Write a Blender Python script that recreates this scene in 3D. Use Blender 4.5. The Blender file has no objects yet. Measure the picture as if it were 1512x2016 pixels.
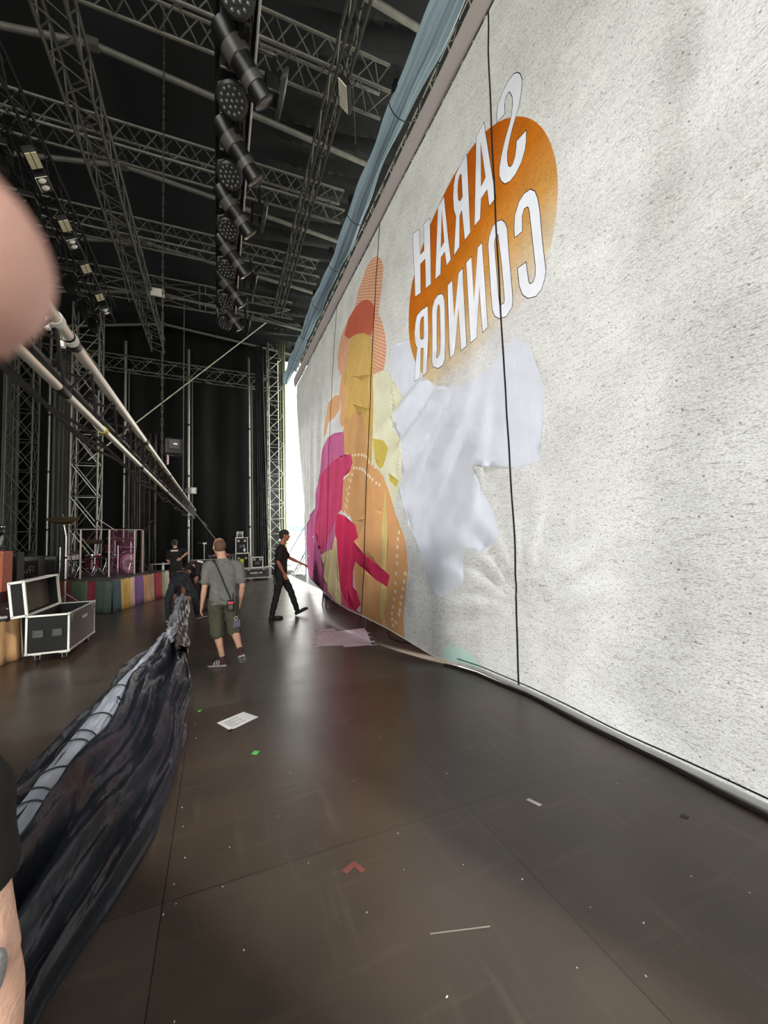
import bpy, bmesh, math, random
import numpy as np
from mathutils import Vector, Matrix, geometry, noise as mnoise
rnd = random.Random(7)
PI = math.pi
scene = bpy.context.scene
col = scene.collection
V = Vector

# ------------------------------------------------------------------ camera
cam = bpy.data.cameras.new('camera')
cam.sensor_fit = 'AUTO'; cam.sensor_width = 36.0
cam.lens = 800.0 / 2016.0 * 36.0
cam.clip_start = 0.005; cam.clip_end = 400
camo = bpy.data.objects.new('camera', cam); col.objects.link(camo)
camo.matrix_world = Matrix(((0.92518543, 0.00257971, -0.37950661 , 0.0),
                            (-0.37856011, -0.06463221, -0.92331734, 0.0),
                            (-0.02691024, 0.99790582, -0.05882021, 1.75),
                            (0, 0, 0, 1)))
cam.dof.use_dof = True; cam.dof.focus_distance = 7.0
APERTURE = 0.0015
cam.dof.aperture_fstop = cam.lens / 1000.0 / APERTURE
scene.camera = camo

# ------------------------------------------------------------------ light
scene.view_settings.view_transform = 'Standard'; scene.view_settings.look = 'None'
scene.view_settings.gamma = 1.0; scene.view_settings.use_curve_mapping = False
scene.view_settings.exposure = EXPOSURE = 0.0
W = bpy.data.worlds.new('sky'); scene.world = W; W.use_nodes = True
wn = W.node_tree.nodes; wl = W.node_tree.links
bg = wn['Background']; bg.inputs['Strength'].default_value = 2.5
tc = wn.new('ShaderNodeTexCoord'); sx = wn.new('ShaderNodeSeparateXYZ'); cr = wn.new('ShaderNodeValToRGB')
wl.new(tc.outputs['Generated'], sx.inputs[0]); wl.new(sx.outputs['Z'], cr.inputs['Fac']); wl.new(cr.outputs['Color'], bg.inputs['Color'])
cr.color_ramp.elements[0].position = 0.0; cr.color_ramp.elements[0].color = (2.6, 2.56, 2.35, 1)
q = cr.color_ramp.elements.new(0.22); q.color = (1.0, 1.0, 0.98, 1)
cr.color_ramp.elements[1].position = 0.8; cr.color_ramp.elements[1].color = (0.80, 0.90, 1.0, 1)
sun = bpy.data.lights.new('sun', 'SUN'); sun.energy = 23.0; sun.angle = math.radians(10); sun.color = (1.0, 0.985, 0.96)
suno = bpy.data.objects.new('sun', sun); col.objects.link(suno)
SUN_DIR = V((0.36, -0.70, 0.60))            # towards the sun
suno.rotation_euler = SUN_DIR.to_track_quat('Z', 'Y').to_euler(); suno.location = (30, 20, 30)

# ------------------------------------------------------------------ helpers
def S(r, g, b):
    f = lambda c: (c / 255 / 12.92) if c / 255 <= 0.04045 else ((c / 255 + 0.055) / 1.055) ** 2.4
    return (f(r), f(g), f(b), 1.0)
MATS = {}
def mat(name, rgb, rough=0.6, metal=0.0, var=0.2, scale=6.0, bump=0.0, bscale=None, stretch=(1, 1, 1), spec=0.5, coat=0.0):
    if name in MATS: return MATS[name]
    m = bpy.data.materials.new(name); m.use_nodes = True; MATS[name] = m
    n, l = m.node_tree.nodes, m.node_tree.links
    p = n['Principled BSDF']
    p.inputs['Roughness'].default_value = rough; p.inputs['Metallic'].default_value = metal
    p.inputs['Specular IOR Level'].default_value = spec; p.inputs['Coat Weight'].default_value = coat
    t = n.new('ShaderNodeTexCoord'); mp = n.new('ShaderNodeMapping'); mp.inputs['Scale'].default_value = stretch
    l.new(t.outputs['Object'], mp.inputs[0])
    nz = n.new('ShaderNodeTexNoise'); nz.inputs['Scale'].default_value = scale; nz.inputs['Detail'].default_value = 4
    l.new(mp.outputs[0], nz.inputs['Vector'])
    r = n.new('ShaderNodeValToRGB'); c = S(*rgb)
    r.color_ramp.elements[0].position = 0.3; r.color_ramp.elements[1].position = 0.7
    r.color_ramp.elements[0].color = tuple(x * (1 - var) for x in c[:3]) + (1,)
    r.color_ramp.elements[1].color = tuple(min(1, x * (1 + var)) for x in c[:3]) + (1,)
    l.new(nz.outputs['Fac'], r.inputs[0]); l.new(r.outputs[0], p.inputs['Base Color'])
    if bump:
        nb = n.new('ShaderNodeTexNoise'); nb.inputs['Scale'].default_value = bscale or scale * 4; nb.inputs['Detail'].default_value = 3
        l.new(mp.outputs[0], nb.inputs['Vector'])
        b = n.new('ShaderNodeBump'); b.inputs['Strength'].default_value = bump; b.inputs['Distance'].default_value = 0.02
        l.new(nb.outputs['Fac'], b.inputs['Height']); l.new(b.outputs[0], p.inputs['Normal'])
    return m

ORIG = {}
def tag(o, label=None, cat=None, group=None, kind=None):
    if label: o['label'] = label
    if cat: o['category'] = cat
    if group: o['group'] = group
    if kind: o['kind'] = kind
    return o
def empty(name, label, cat, loc=(0, 0, 0), rz=0.0, group=None):
    o = bpy.data.objects.new(name, None); col.objects.link(o)
    o.empty_display_size = 0.2; o.location = loc; o.rotation_euler = (0, 0, rz)
    ORIG[o.name] = V((0, 0, 0)) if rz else V(loc)
    return tag(o, label, cat, group)
def frame(d):
    d = V(d).normalized()
    a = V((0, 0, 1)) if abs(d.z) < 0.9 else V((1, 0, 0))
    x = d.cross(a).normalized(); return x, x.cross(d).normalized(), d
class MB:
    def __init__(s): s.v = []; s.f = []
    def add(s, vs, fs):
        k = len(s.v); s.v += [V(p) for p in vs]; s.f += [tuple(i + k for i in q) for q in fs]; return s
    def box(s, c, size, R=None):
        c = V(c); hx, hy, hz = (d / 2 for d in size)
        vs = [V((x, y, z)) for x in (-hx, hx) for y in (-hy, hy) for z in (-hz, hz)]
        if R is not None: vs = [R @ p for p in vs]
        return s.add([c + p for p in vs], [(0, 1, 3, 2), (4, 6, 7, 5), (0, 4, 5, 1), (2, 3, 7, 6), (0, 2, 6, 4), (1, 5, 7, 3)])
    def bb(s, a, b):
        a, b = V(a), V(b); return s.box((a + b) / 2, [abs(q) for q in (b - a)])
    def tube(s, pts, r, n=8, cap=True, flat=1.0):
        pts = [V(p) for p in pts]; rs = r if isinstance(r, (list, tuple)) else [r] * len(pts)
        rings = []; x = None
        for i, p in enumerate(pts):
            d = (pts[min(i + 1, len(pts) - 1)] - pts[max(i - 1, 0)])
            if d.length < 1e-9: d = V((0, 0, 1))
            d.normalize()
            if x is None: x = frame(d)[0]
            x = (x - d * x.dot(d)); x = x.normalized() if x.length > 1e-6 else frame(d)[0]
            y = d.cross(x)
            rings.append([p + x * (rs[i] * math.cos(2 * PI * k / n)) + y * (rs[i] * flat * math.sin(2 * PI * k / n)) for k in range(n)])
        return s.rings(rings, cap)
    def rings(s, rings, cap=True):
        n = len(rings[0]); vs = [p for r in rings for p in r]; fs = []
        for i in range(len(rings) - 1):
            for k in range(n):
                fs.append((i * n + k, i * n + (k + 1) % n, (i + 1) * n + (k + 1) % n, (i + 1) * n + k))
        if cap:
            fs.append(tuple(range(n - 1, -1, -1))); fs.append(tuple((len(rings) - 1) * n + k for k in range(n)))
        return s.add(vs, fs)
    def lathe(s, c, axis, prof, n=20):      # prof: list of (distance along axis, radius)
        c = V(c); x, y, d = frame(axis)
        return s.rings([[c + d * h + x * (r * math.cos(2 * PI * k / n)) + y * (r * math.sin(2 * PI * k / n)) for k in range(n)] for h, r in prof])
    def ell(s, c, rx, ry, rz, R=None, n=14, m=9):
        c = V(c); rings = []
        for i in range(m + 1):
            t = PI * (0.02 + 0.96 * i / m); q = []
            for k in range(n):
                p = V((rx * math.sin(t) * math.cos(2 * PI * k / n), ry * math.sin(t) * math.sin(2 * PI * k / n), -rz * math.cos(t)))
                q.append(c + (R @ p if R is not None else p))
            rings.append(q)
        return s.rings(rings)
    def prism(s, poly, h0, h1, T=None):     # polygon in xy extruded along z
        n = len(poly); vs = [V((x, y, h0)) for x, y in poly] + [V((x, y, h1)) for x, y in poly]
        if T is not None: vs = [T @ p for p in vs]
        return s.add(vs, [tuple(range(n - 1, -1, -1)), tuple(range(n, 2 * n))] + [(i, (i + 1) % n, n + (i + 1) % n, n + i) for i in range(n)])
    def grid(s, fn, nu, nv, wrap=False):
        vs = [V(fn(i / nu, j / nv)) for i in range(nu + 1) for j in range(nv + 1)]
        return s.add(vs, [(i * (nv + 1) + j, (i + 1) * (nv + 1) + j, (i + 1) * (nv + 1) + j + 1, i * (nv + 1) + j + 1) for i in range(nu) for j in range(nv)])
    def build(s, name, m, parent=None, smooth=True, bevel=0.0, label=None, cat=None, group=None, kind=None, solid=0.0, sub=0, recenter=True):
        if parent is not None: o0 = ORIG[parent.name]
        elif recenter:
            xs = [p.x for p in s.v]; ys = [p.y for p in s.v]; zs = [p.z for p in s.v]
            o0 = V(((min(xs) + max(xs)) / 2, (min(ys) + max(ys)) / 2, min(zs)))
        else: o0 = V((0, 0, 0))
        me = bpy.data.meshes.new(name); me.from_pydata([tuple(p - o0) for p in s.v], [], s.f); me.validate(); me.update()
        b = bmesh.new(); b.from_mesh(me); bmesh.ops.recalc_face_normals(b, faces=b.faces[:]); b.to_mesh(me); b.free()
        for mm in (m if isinstance(m, (list, tuple)) else [m]): me.materials.append(mm)
        o = bpy.data.objects.new(name, me); col.objects.link(o)
        if parent is not None: o.parent = parent
        else: o.location = o0
        ORIG[o.name] = o0
        if smooth:
            me.polygons.foreach_set('use_smooth', [True] * len(me.polygons))
            me.set_sharp_from_angle(angle=math.radians(38))
        if solid: q = o.modifiers.new('solid', 'SOLIDIFY'); q.thickness = solid; q.offset = 0
        if bevel:
            q = o.modifiers.new('bevel', 'BEVEL'); q.width = bevel; q.segments = 2; q.limit_method = 'ANGLE'
        if sub: q = o.modifiers.new('sub', 'SUBSURF'); q.levels = q.render_levels = sub
        return tag(o, label, cat, group, kind)
def kids(o): return [c for c in bpy.data.objects if c.parent is o]
def copy_tree(o, loc=None, rz=None, label=None, parent=None):
    c = o.copy(); col.objects.link(c); c.parent = parent
    if loc is not None: c.location = loc
    if rz is not None: c.rotation_euler = (0, 0, rz)
    if label: c['label'] = label
    for k in kids(o): copy_tree(k, parent=c)
    return c

# ------------------------------------------------------------------ materials
M_ALU = mat('dull_aluminium', (150, 150, 142), 0.38, 0.8, 0.15, 12)
M_DARKALU = mat('dirty_aluminium', (88, 88, 82), 0.5, 0.5, 0.2, 10)
M_BLACKMETAL = mat('black_powder_coat', (26, 26, 27), 0.42, 0.2, 0.2, 20)
M_BLACKPLASTIC = mat('black_plastic', (20, 20, 21), 0.38, 0.0, 0.2, 20)
M_CHROME = mat('chrome', (225, 225, 228), 0.15, 1.0, 0.05, 10)
M_DRAPE = mat('black_stage_molton', (25, 26, 25), 0.95, 0.0, 0.35, 1.4, 0.3, 8, (1, 1, 0.2), 0.1)
M_MEMBRANE = mat('dark_roof_membrane', (17, 20, 23), 0.75, 0.0, 0.5, 0.7, 0.6, 3, (1, 0.35, 1), 0.25)
M_WHITE = mat('white_paint', (225, 224, 218), 0.5, 0, 0.05)
M_SKIN = mat('skin', (205, 158, 132), 0.55, 0, 0.12, 14, 0.15, 60, spec=0.4)
M_RUBBER = mat('dark_rubber', (22, 22, 22), 0.8)

# ------------------------------------------------------------------ stage floor and surroundings
def floor_material():
    m = bpy.data.materials.new('stage_deck'); m.use_nodes = True
    n, l = m.node_tree.nodes, m.node_tree.links; p = n['Principled BSDF']
    t = n.new('ShaderNodeTexCoord')
    mp = n.new('ShaderNodeMapping'); mp.inputs['Location'].default_value = (0.25, 0.07, 0)
    l.new(t.outputs['Object'], mp.inputs[0])
    br = n.new('ShaderNodeTexBrick'); br.offset = 0.0; br.squash = 1.0
    br.inputs['Scale'].default_value = 1.0; br.inputs['Mortar Size'].default_value = 0.0022; br.inputs['Mortar Smooth'].default_value = 0.3
    br.inputs['Brick Width'].default_value = 1.735; br.inputs['Row Height'].default_value = 2.42; br.inputs['Bias'].default_value = 0.0
    br.inputs['Color1'].default_value = S(70, 58, 49); br.inputs['Color2'].default_value = S(86, 82, 77); br.inputs['Mortar'].default_value = S(16, 14, 13)
    l.new(mp.outputs[0], br.inputs['Vector'])
    def noise(sc, det=5, st=(1, 1, 1), dist=0.0):
        a = n.new('ShaderNodeMapping'); a.inputs['Scale'].default_value = st; l.new(t.outputs['Object'], a.inputs[0])
        z = n.new('ShaderNodeTexNoise'); z.inputs['Scale'].default_value = sc; z.inputs['Detail'].default_value = det; z.inputs['Distortion'].default_value = dist
        l.new(a.outputs[0], z.inputs['Vector']); return z.outputs['Fac']
    def ramp(x, a, b, ca, cb):
        r = n.new('ShaderNodeValToRGB'); r.color_ramp.elements[0].position = a; r.color_ramp.elements[1].position = b
        r.color_ramp.elements[0].color = ca; r.color_ramp.elements[1].color = cb; l.new(x, r.inputs[0]); return r.outputs[0]
    def mix(a, b, f, mode='MIX'):
        x = n.new('ShaderNodeMix'); x.data_type = 'RGBA'; x.blend_type = mode
        if isinstance(f, float): x.inputs[0].default_value = f
        else: l.new(f, x.inputs[0])
        l.new(a, x.inputs[6])
        if isinstance(b, tuple): x.inputs[7].default_value = b
        else: l.new(b, x.inputs[7])
        return x.outputs[2]
    blot = ramp(noise(1.3, 6), 0.05, 0.95, (0.42, 0.42, 0.40, 1), (1.5, 1.42, 1.34, 1))
    c = mix(br.outputs['Color'], blot, 1.0, 'MULTIPLY')
    # dusty scuffs: thin stretched streaks in two directions
    s1 = ramp(noise(5, 3, (0.25, 3.0, 1), 0.1), 0.58, 0.85, (0, 0, 0, 1), (1, 1, 1, 1))
    s2 = ramp(noise(4, 3, (3.2, 0.3, 1), 0.1), 0.58, 0.85, (0, 0, 0, 1), (1, 1, 1, 1))
    c = mix(c, S(120, 108, 92), mix(s1, (0.28, 0.28, 0.28, 1), 1.0, 'MULTIPLY'))
    c = mix(c, S(118, 110, 98), mix(s2, (0.28, 0.28, 0.28, 1), 1.0, 'MULTIPLY'))


    grit = ramp(noise(160, 2), 0.70, 0.78, (0, 0, 0, 1), (0.5, 0.5, 0.5, 1))
    c = mix(c, S(150, 140, 125), mix(grit, (0.35, 0.35, 0.35, 1), 1.0, 'MULTIPLY'))
    l.new(c, p.inputs['Base Color'])
    rr = ramp(noise(2.2, 3, (1, 1, 1), 0.0), 0.3, 0.7, (0.285, 0.285, 0.285, 1), (0.34, 0.34, 0.34, 1))
    l.new(rr, p.inputs['Roughness']); p.inputs['Specular IOR Level'].default_value = 0.5
    b = n.new('ShaderNodeBump'); b.inputs['Strength'].default_value = 0.05; b.inputs['Distance'].default_value = 0.01
    l.new(noise(45, 2, (1, 1, 1), 0.0), b.inputs['Height']); l.new(b.outputs[0], p.inputs['Normal'])
    return m
M_FLOOR = floor_material()
MB().bb((-12, -5, -0.25), (3.2, 21.0, 0)).build('floor', M_FLOOR, kind='structure', smooth=False, recenter=False)
MB().tube([(3.21, -5, -0.02), (3.21, 21.0, -0.02)], 0.02, 6).build('trim_1', mat('pale_edge_profile', (190, 190, 182), 0.5, 0.3), kind='structure', recenter=False)

def drape_wall(name, p0, p1, h, amp, per, m=M_DRAPE, z0=0.0, thick=0.02):
    p0, p1 = V(p0), V(p1); d = (p1 - p0); L = d.length; t = d.normalized(); nrm = V((t.y, -t.x, 0))
    ph = [rnd.uniform(0, 6) for _ in range(6)]
    def fn(a, b):
        s = a * L
        k = 0.55 + 0.45 * b
        o = amp * k * (math.sin(s / per * 2 * PI + ph[0] + 0.8 * math.sin(s * 0.9 + ph[1])) + 0.5 * math.sin(s / per * 4.3 + ph[2] + b * 0.8)) + amp * 1.5 * math.sin(s * 0.7 + ph[3] + 2 * b)
        return p0 + t * s + nrm * o + V((0, 0, z0 + h * (1 - b)))
    return MB().grid(fn, max(20, int(L / per * 8)), 10).build(name, m, kind='structure', solid=thick, recenter=False)
drape_wall('wall_back', (-10.5, 20.3, 0), (2.82, 20.3, 0), 12.0, 0.05, 0.9)
drape_wall('wall_left', (-10.2, -5, 0), (-10.2, 20.6, 0), 11.5, 0.08, 1.1)

# roof: gabled membrane with the ridge at x = -2.2, low edge towards the audience
def roof(a, b):
    x = -11 + 16.4 * a; y = -5 + 26.5 * b
    z = 11.75 - (0.095 * (x + 2.2) if x > -2.2 else -0.22 * (x + 2.2))
    z -= 0.10 * abs(math.sin((y - 1.0) * PI / 2.75)) ** 0.7 * -1
    w = max(0.0, min(1.0, (x - 0.9) / 1.2)) * (1 if x < 4 else .4)
    z -= w * (0.10 * math.sin(y * 9.0 + 1.5 * math.sin(y * 2.1) + x * 3) + 0.06 * math.sin(y * 17 + x * 5) + 0.10)
    return (x, y, z)
MB().grid(roof, 66, 300).build('ceiling', M_MEMBRANE, kind='structure', solid=0.01, recenter=False)

MB().bb((-60, -60, -1.75), (90, 120, -1.65)).build('trim_2', mat('pale_arena_ground', (190, 188, 172), 0.9, 0, 0.1, 0.5), kind='structure', smooth=False, recenter=False)
drape_wall('wall_right_sunblock', (5.2, 21, 0), (5.2, -5, 0), 3.0, 0.03, 0.9, z0=9.45)  # unseen fascia drape, added to stop sun coming in above the banner
drape_wall('wall_near_sunblock', (0.35, -2.6, 0), (3.0, -2.6, 0), 12.0, 0.05, 0.9)  # unseen drape behind the camera, added to cut sun and back light

# ------------------------------------------------------------------ printed gauze banner along the stage front
# flat coordinates: u along the stage, v up; the cloth is blown inwards near its lower left part
BE = np.array([(-4, 3.13, -4, 0), (3.6, 3.13, 3.6, 0), (4.4, 3.06, 4.35, .01), (4.75, 2.93, 4.72, .03), (5.2, 2.75, 5.09, .08), (5.85, 2.6, 5.66, .2),
               (6.4, 2.5, 6.12, .28), (7.4, 2.38, 6.98, .34), (8.0, 2.28, 7.47, .38), (9.0, 2.28, 8.36, .4), (9.8, 2.31, 9.1, .42), (12, 2.55, 11.15, .42),
               (14.4, 2.88, 13.59, .38), (16.9, 3.36, 16.3, .3)])
HT = 8.2
def sm(x, a, b):
    t = np.clip((x - a) / (b - a), 0, 1); return t * t * (3 - 2 * t)
def wrinkle(u, v):
    r = 0.0 * u
    # folds fanning out from under the lettering, down and away from the camera
    du, dv = u - 3.35, 4.95 - v
    th = np.arctan2(dv, du); rr = np.hypot(du, dv)
    win = sm(th, 0.22, 0.45) * (1 - sm(th, 1.1, 1.45)) * sm(rr, 1.0, 2.2) * (1 - sm(rr, 2.8, 4.4))
    r = r + 0.036 * np.clip(rr / 2.2, .3, 1.2) * win * (np.sin(th * 29 + 1.2 * np.sin(rr * 1.6)) + 0.4 * np.sin(th * 67 + rr))
    # tension folds running into the standing seam near the ground
    du, dv = u - 3.62, v - 0.85
    th = np.arctan2(dv, -du); rr = np.hypot(du, dv)
    win = sm(th, 0.1, 0.4) * (1 - sm(th, 1.5, 1.9)) * sm(rr, 0.15, 0.4) * (1 - sm(rr, 0.8, 1.7))
    r = r + 0.034 * win * np.sin(th * 18 + 2 * rr)
    th2 = np.arctan2(dv, du)
    win = sm(th2, -0.7, -0.3) * (1 - sm(th2, 0.9, 1.4)) * sm(rr, 0.15, 0.4) * (1 - sm(rr, 0.9, 1.9))
    r = r + 0.024 * win * np.sin(th2 * 17 + 2.5 * rr)
    # far end: hanging vertical folds
    w = sm(u, 10.2, 12.5)
    r = r + w * (0.035 * np.sin(u * 5.2 + 0.6 * np.sin(v * 0.8)) + 0.02 * np.sin(u * 11 + v * 0.3))
    # creases along the billow (u 6..12)
    w = sm(u, 6, 8) * (1 - sm(u, 11, 13)) * (1 - sm(v, 2.8, 5))
    r = r + w * 0.018 * np.sin(u * 7 + v * 1.4)
    # broad soft waves on the near part
    q = u + 0.16 * (v - 4.5)
    r = r + 0.13 * np.exp(-((q - 1.72) / 0.22) ** 2) * sm(v, 2.2, 5.5)
    r = r - 0.15 * np.exp(-((u - 2.35 + 0.22 * (v - 0.8)) / 0.42) ** 2) * (1 - sm(v, 2.8, 4.6))
    r = r + 0.03 * np.sin(u * 1.9 + 0.5 * v + 0.6) * sm(v, 0.2, 1.5)
    r = r + 0.006 * np.sin(u * 5.1 - 2.7 * v) * np.sin(v * 3.1 + u)
    return r * np.clip(v / 0.35, 0, 1) * np.clip((HT - v) / 0.5, 0.15, 1)
def cloth(u, v):
    u = np.asarray(u, float); v = np.asarray(v, float)
    w = np.clip(1 - v / HT, 0, 1)
    bx = np.interp(u, BE[:, 0], BE[:, 1]); by = np.interp(u, BE[:, 0], BE[:, 2]); bz = np.interp(u, BE[:, 0], BE[:, 3])
    return 3.13 + (bx - 3.13) * w + wrinkle(u, v), u + (by - u) * w, v + bz * w

LETTERS=[
 ([(3.66,6.63),(3.66,6.74),(3.63,6.83),(3.55,6.89),(3.45,6.92),(3.36,6.91),(3.31,6.87),(3.27,6.81),(3.25,6.72),(3.27,6.61),(3.31,6.49),(3.37,6.4),(3.42,6.33),(3.47,6.24),(3.52,6.13),(3.53,6.04),(3.52,5.96),(3.49,5.92),(3.45,5.92),(3.41,5.97),(3.38,6.06),(3.37,6.12),(3.23,6.11),(3.24,6),(3.26,5.93),(3.32,5.84),(3.42,5.78),(3.51,5.77),(3.59,5.81),(3.64,5.88),(3.67,5.97),(3.66,6.06),(3.62,6.16),(3.57,6.25),(3.52,6.33),(3.46,6.41),(3.42,6.5),(3.4,6.59),(3.4,6.69),(3.43,6.77),(3.45,6.8),(3.5,6.79),(3.53,6.72),(3.53,6.61)],[]),
 ([(4.08,6.85),(3.91,6.88),(3.75,5.76),(3.87,5.75),(3.9,5.99),(4.03,5.97),(4.06,5.72),(4.18,5.72)],[[(3.99,6.7),(3.92,6.16),(4.02,6.12)]]),
 ([(4.31,6.82),(4.28,5.7),(4.41,5.69),(4.46,6.16),(4.51,6.11),(4.53,5.67),(4.65,5.63),(4.59,6.16),(4.64,6.29),(4.66,6.51),(4.64,6.67),(4.59,6.78),(4.49,6.81)],[[(4.45,6.68),(4.44,6.33),(4.5,6.31),(4.54,6.37),(4.55,6.52),(4.53,6.64),(4.5,6.69)]]),
 ([(5.08,6.67),(4.91,6.71),(4.73,5.62),(4.83,5.59),(4.88,5.83),(4.99,5.81),(5,5.55),(5.14,5.55)],[[(4.97,6.56),(4.89,5.99),(4.99,5.95)]]),
 ([(5.85,6.76),(5.65,6.71),(5.61,6.23),(5.49,6.23),(5.5,6.69),(5.32,6.67),(5.27,5.54),(5.42,5.55),(5.46,6.07),(5.61,6.07),(5.58,5.55),(5.75,5.57)],[]),
 ([(3.48,5.08),(3.48,5.18),(3.46,5.32),(3.39,5.43),(3.31,5.46),(3.23,5.44),(3.17,5.37),(3.14,5.27),(3.12,5.12),(3.11,4.81),(3.1,4.6),(3.09,4.45),(3.11,4.38),(3.16,4.29),(3.24,4.26),(3.35,4.3),(3.42,4.38),(3.46,4.5),(3.47,4.71),(3.35,4.7),(3.34,4.57),(3.33,4.47),(3.31,4.43),(3.26,4.43),(3.23,4.48),(3.22,4.58),(3.23,4.82),(3.24,5.04),(3.25,5.19),(3.26,5.26),(3.28,5.29),(3.33,5.3),(3.36,5.24),(3.37,5.07)],[]),
 ([(3.92,5.28),(3.89,5.37),(3.82,5.45),(3.74,5.45),(3.67,5.42),(3.62,5.35),(3.59,5.26),(3.59,4.99),(3.58,4.67),(3.57,4.41),(3.59,4.32),(3.68,4.26),(3.79,4.29),(3.86,4.35),(3.9,4.45),(3.91,4.66),(3.92,5),(3.92,5.18)],[[(3.81,5.22),(3.8,5.27),(3.77,5.3),(3.73,5.29),(3.73,5.22),(3.71,4.96),(3.7,4.71),(3.69,4.47),(3.7,4.43),(3.75,4.43),(3.78,4.45),(3.79,4.56),(3.8,4.8),(3.81,5.07)]]),
 ([(4.4,5.36),(4.28,5.36),(4.25,4.74),(4.13,5.39),(4.04,5.39),(4,4.28),(4.1,4.26),(4.13,4.88),(4.23,4.25),(4.36,4.24)],[]),
 ([(4.8,5.27),(4.7,5.29),(4.66,4.72),(4.56,5.31),(4.48,5.33),(4.44,4.23),(4.54,4.21),(4.57,4.82),(4.67,4.21),(4.77,4.19)],[]),
 ([(5.22,5),(5.21,5.12),(5.15,5.22),(5.06,5.25),(4.96,5.22),(4.91,5.17),(4.88,5.06),(4.87,4.57),(4.87,4.33),(4.89,4.22),(4.96,4.15),(5.06,4.13),(5.13,4.17),(5.18,4.27),(5.2,4.49),(5.21,4.78)],[[(5.09,4.91),(5.08,5.03),(5.06,5.09),(5.03,5.1),(5,5.03),(4.99,4.72),(4.98,4.41),(4.99,4.32),(5.04,4.27),(5.07,4.29),(5.08,4.41),(5.09,4.66)]]),
 ([(5.36,5.22),(5.3,4.12),(5.45,4.12),(5.47,4.58),(5.55,4.6),(5.58,4.11),(5.75,4.11),(5.66,4.64),(5.72,4.74),(5.76,4.93),(5.74,5.1),(5.69,5.21),(5.55,5.24)],[[(5.48,5.11),(5.47,4.73),(5.54,4.74),(5.58,4.78),(5.6,4.94),(5.59,5.07),(5.55,5.12)]]),
]
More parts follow.
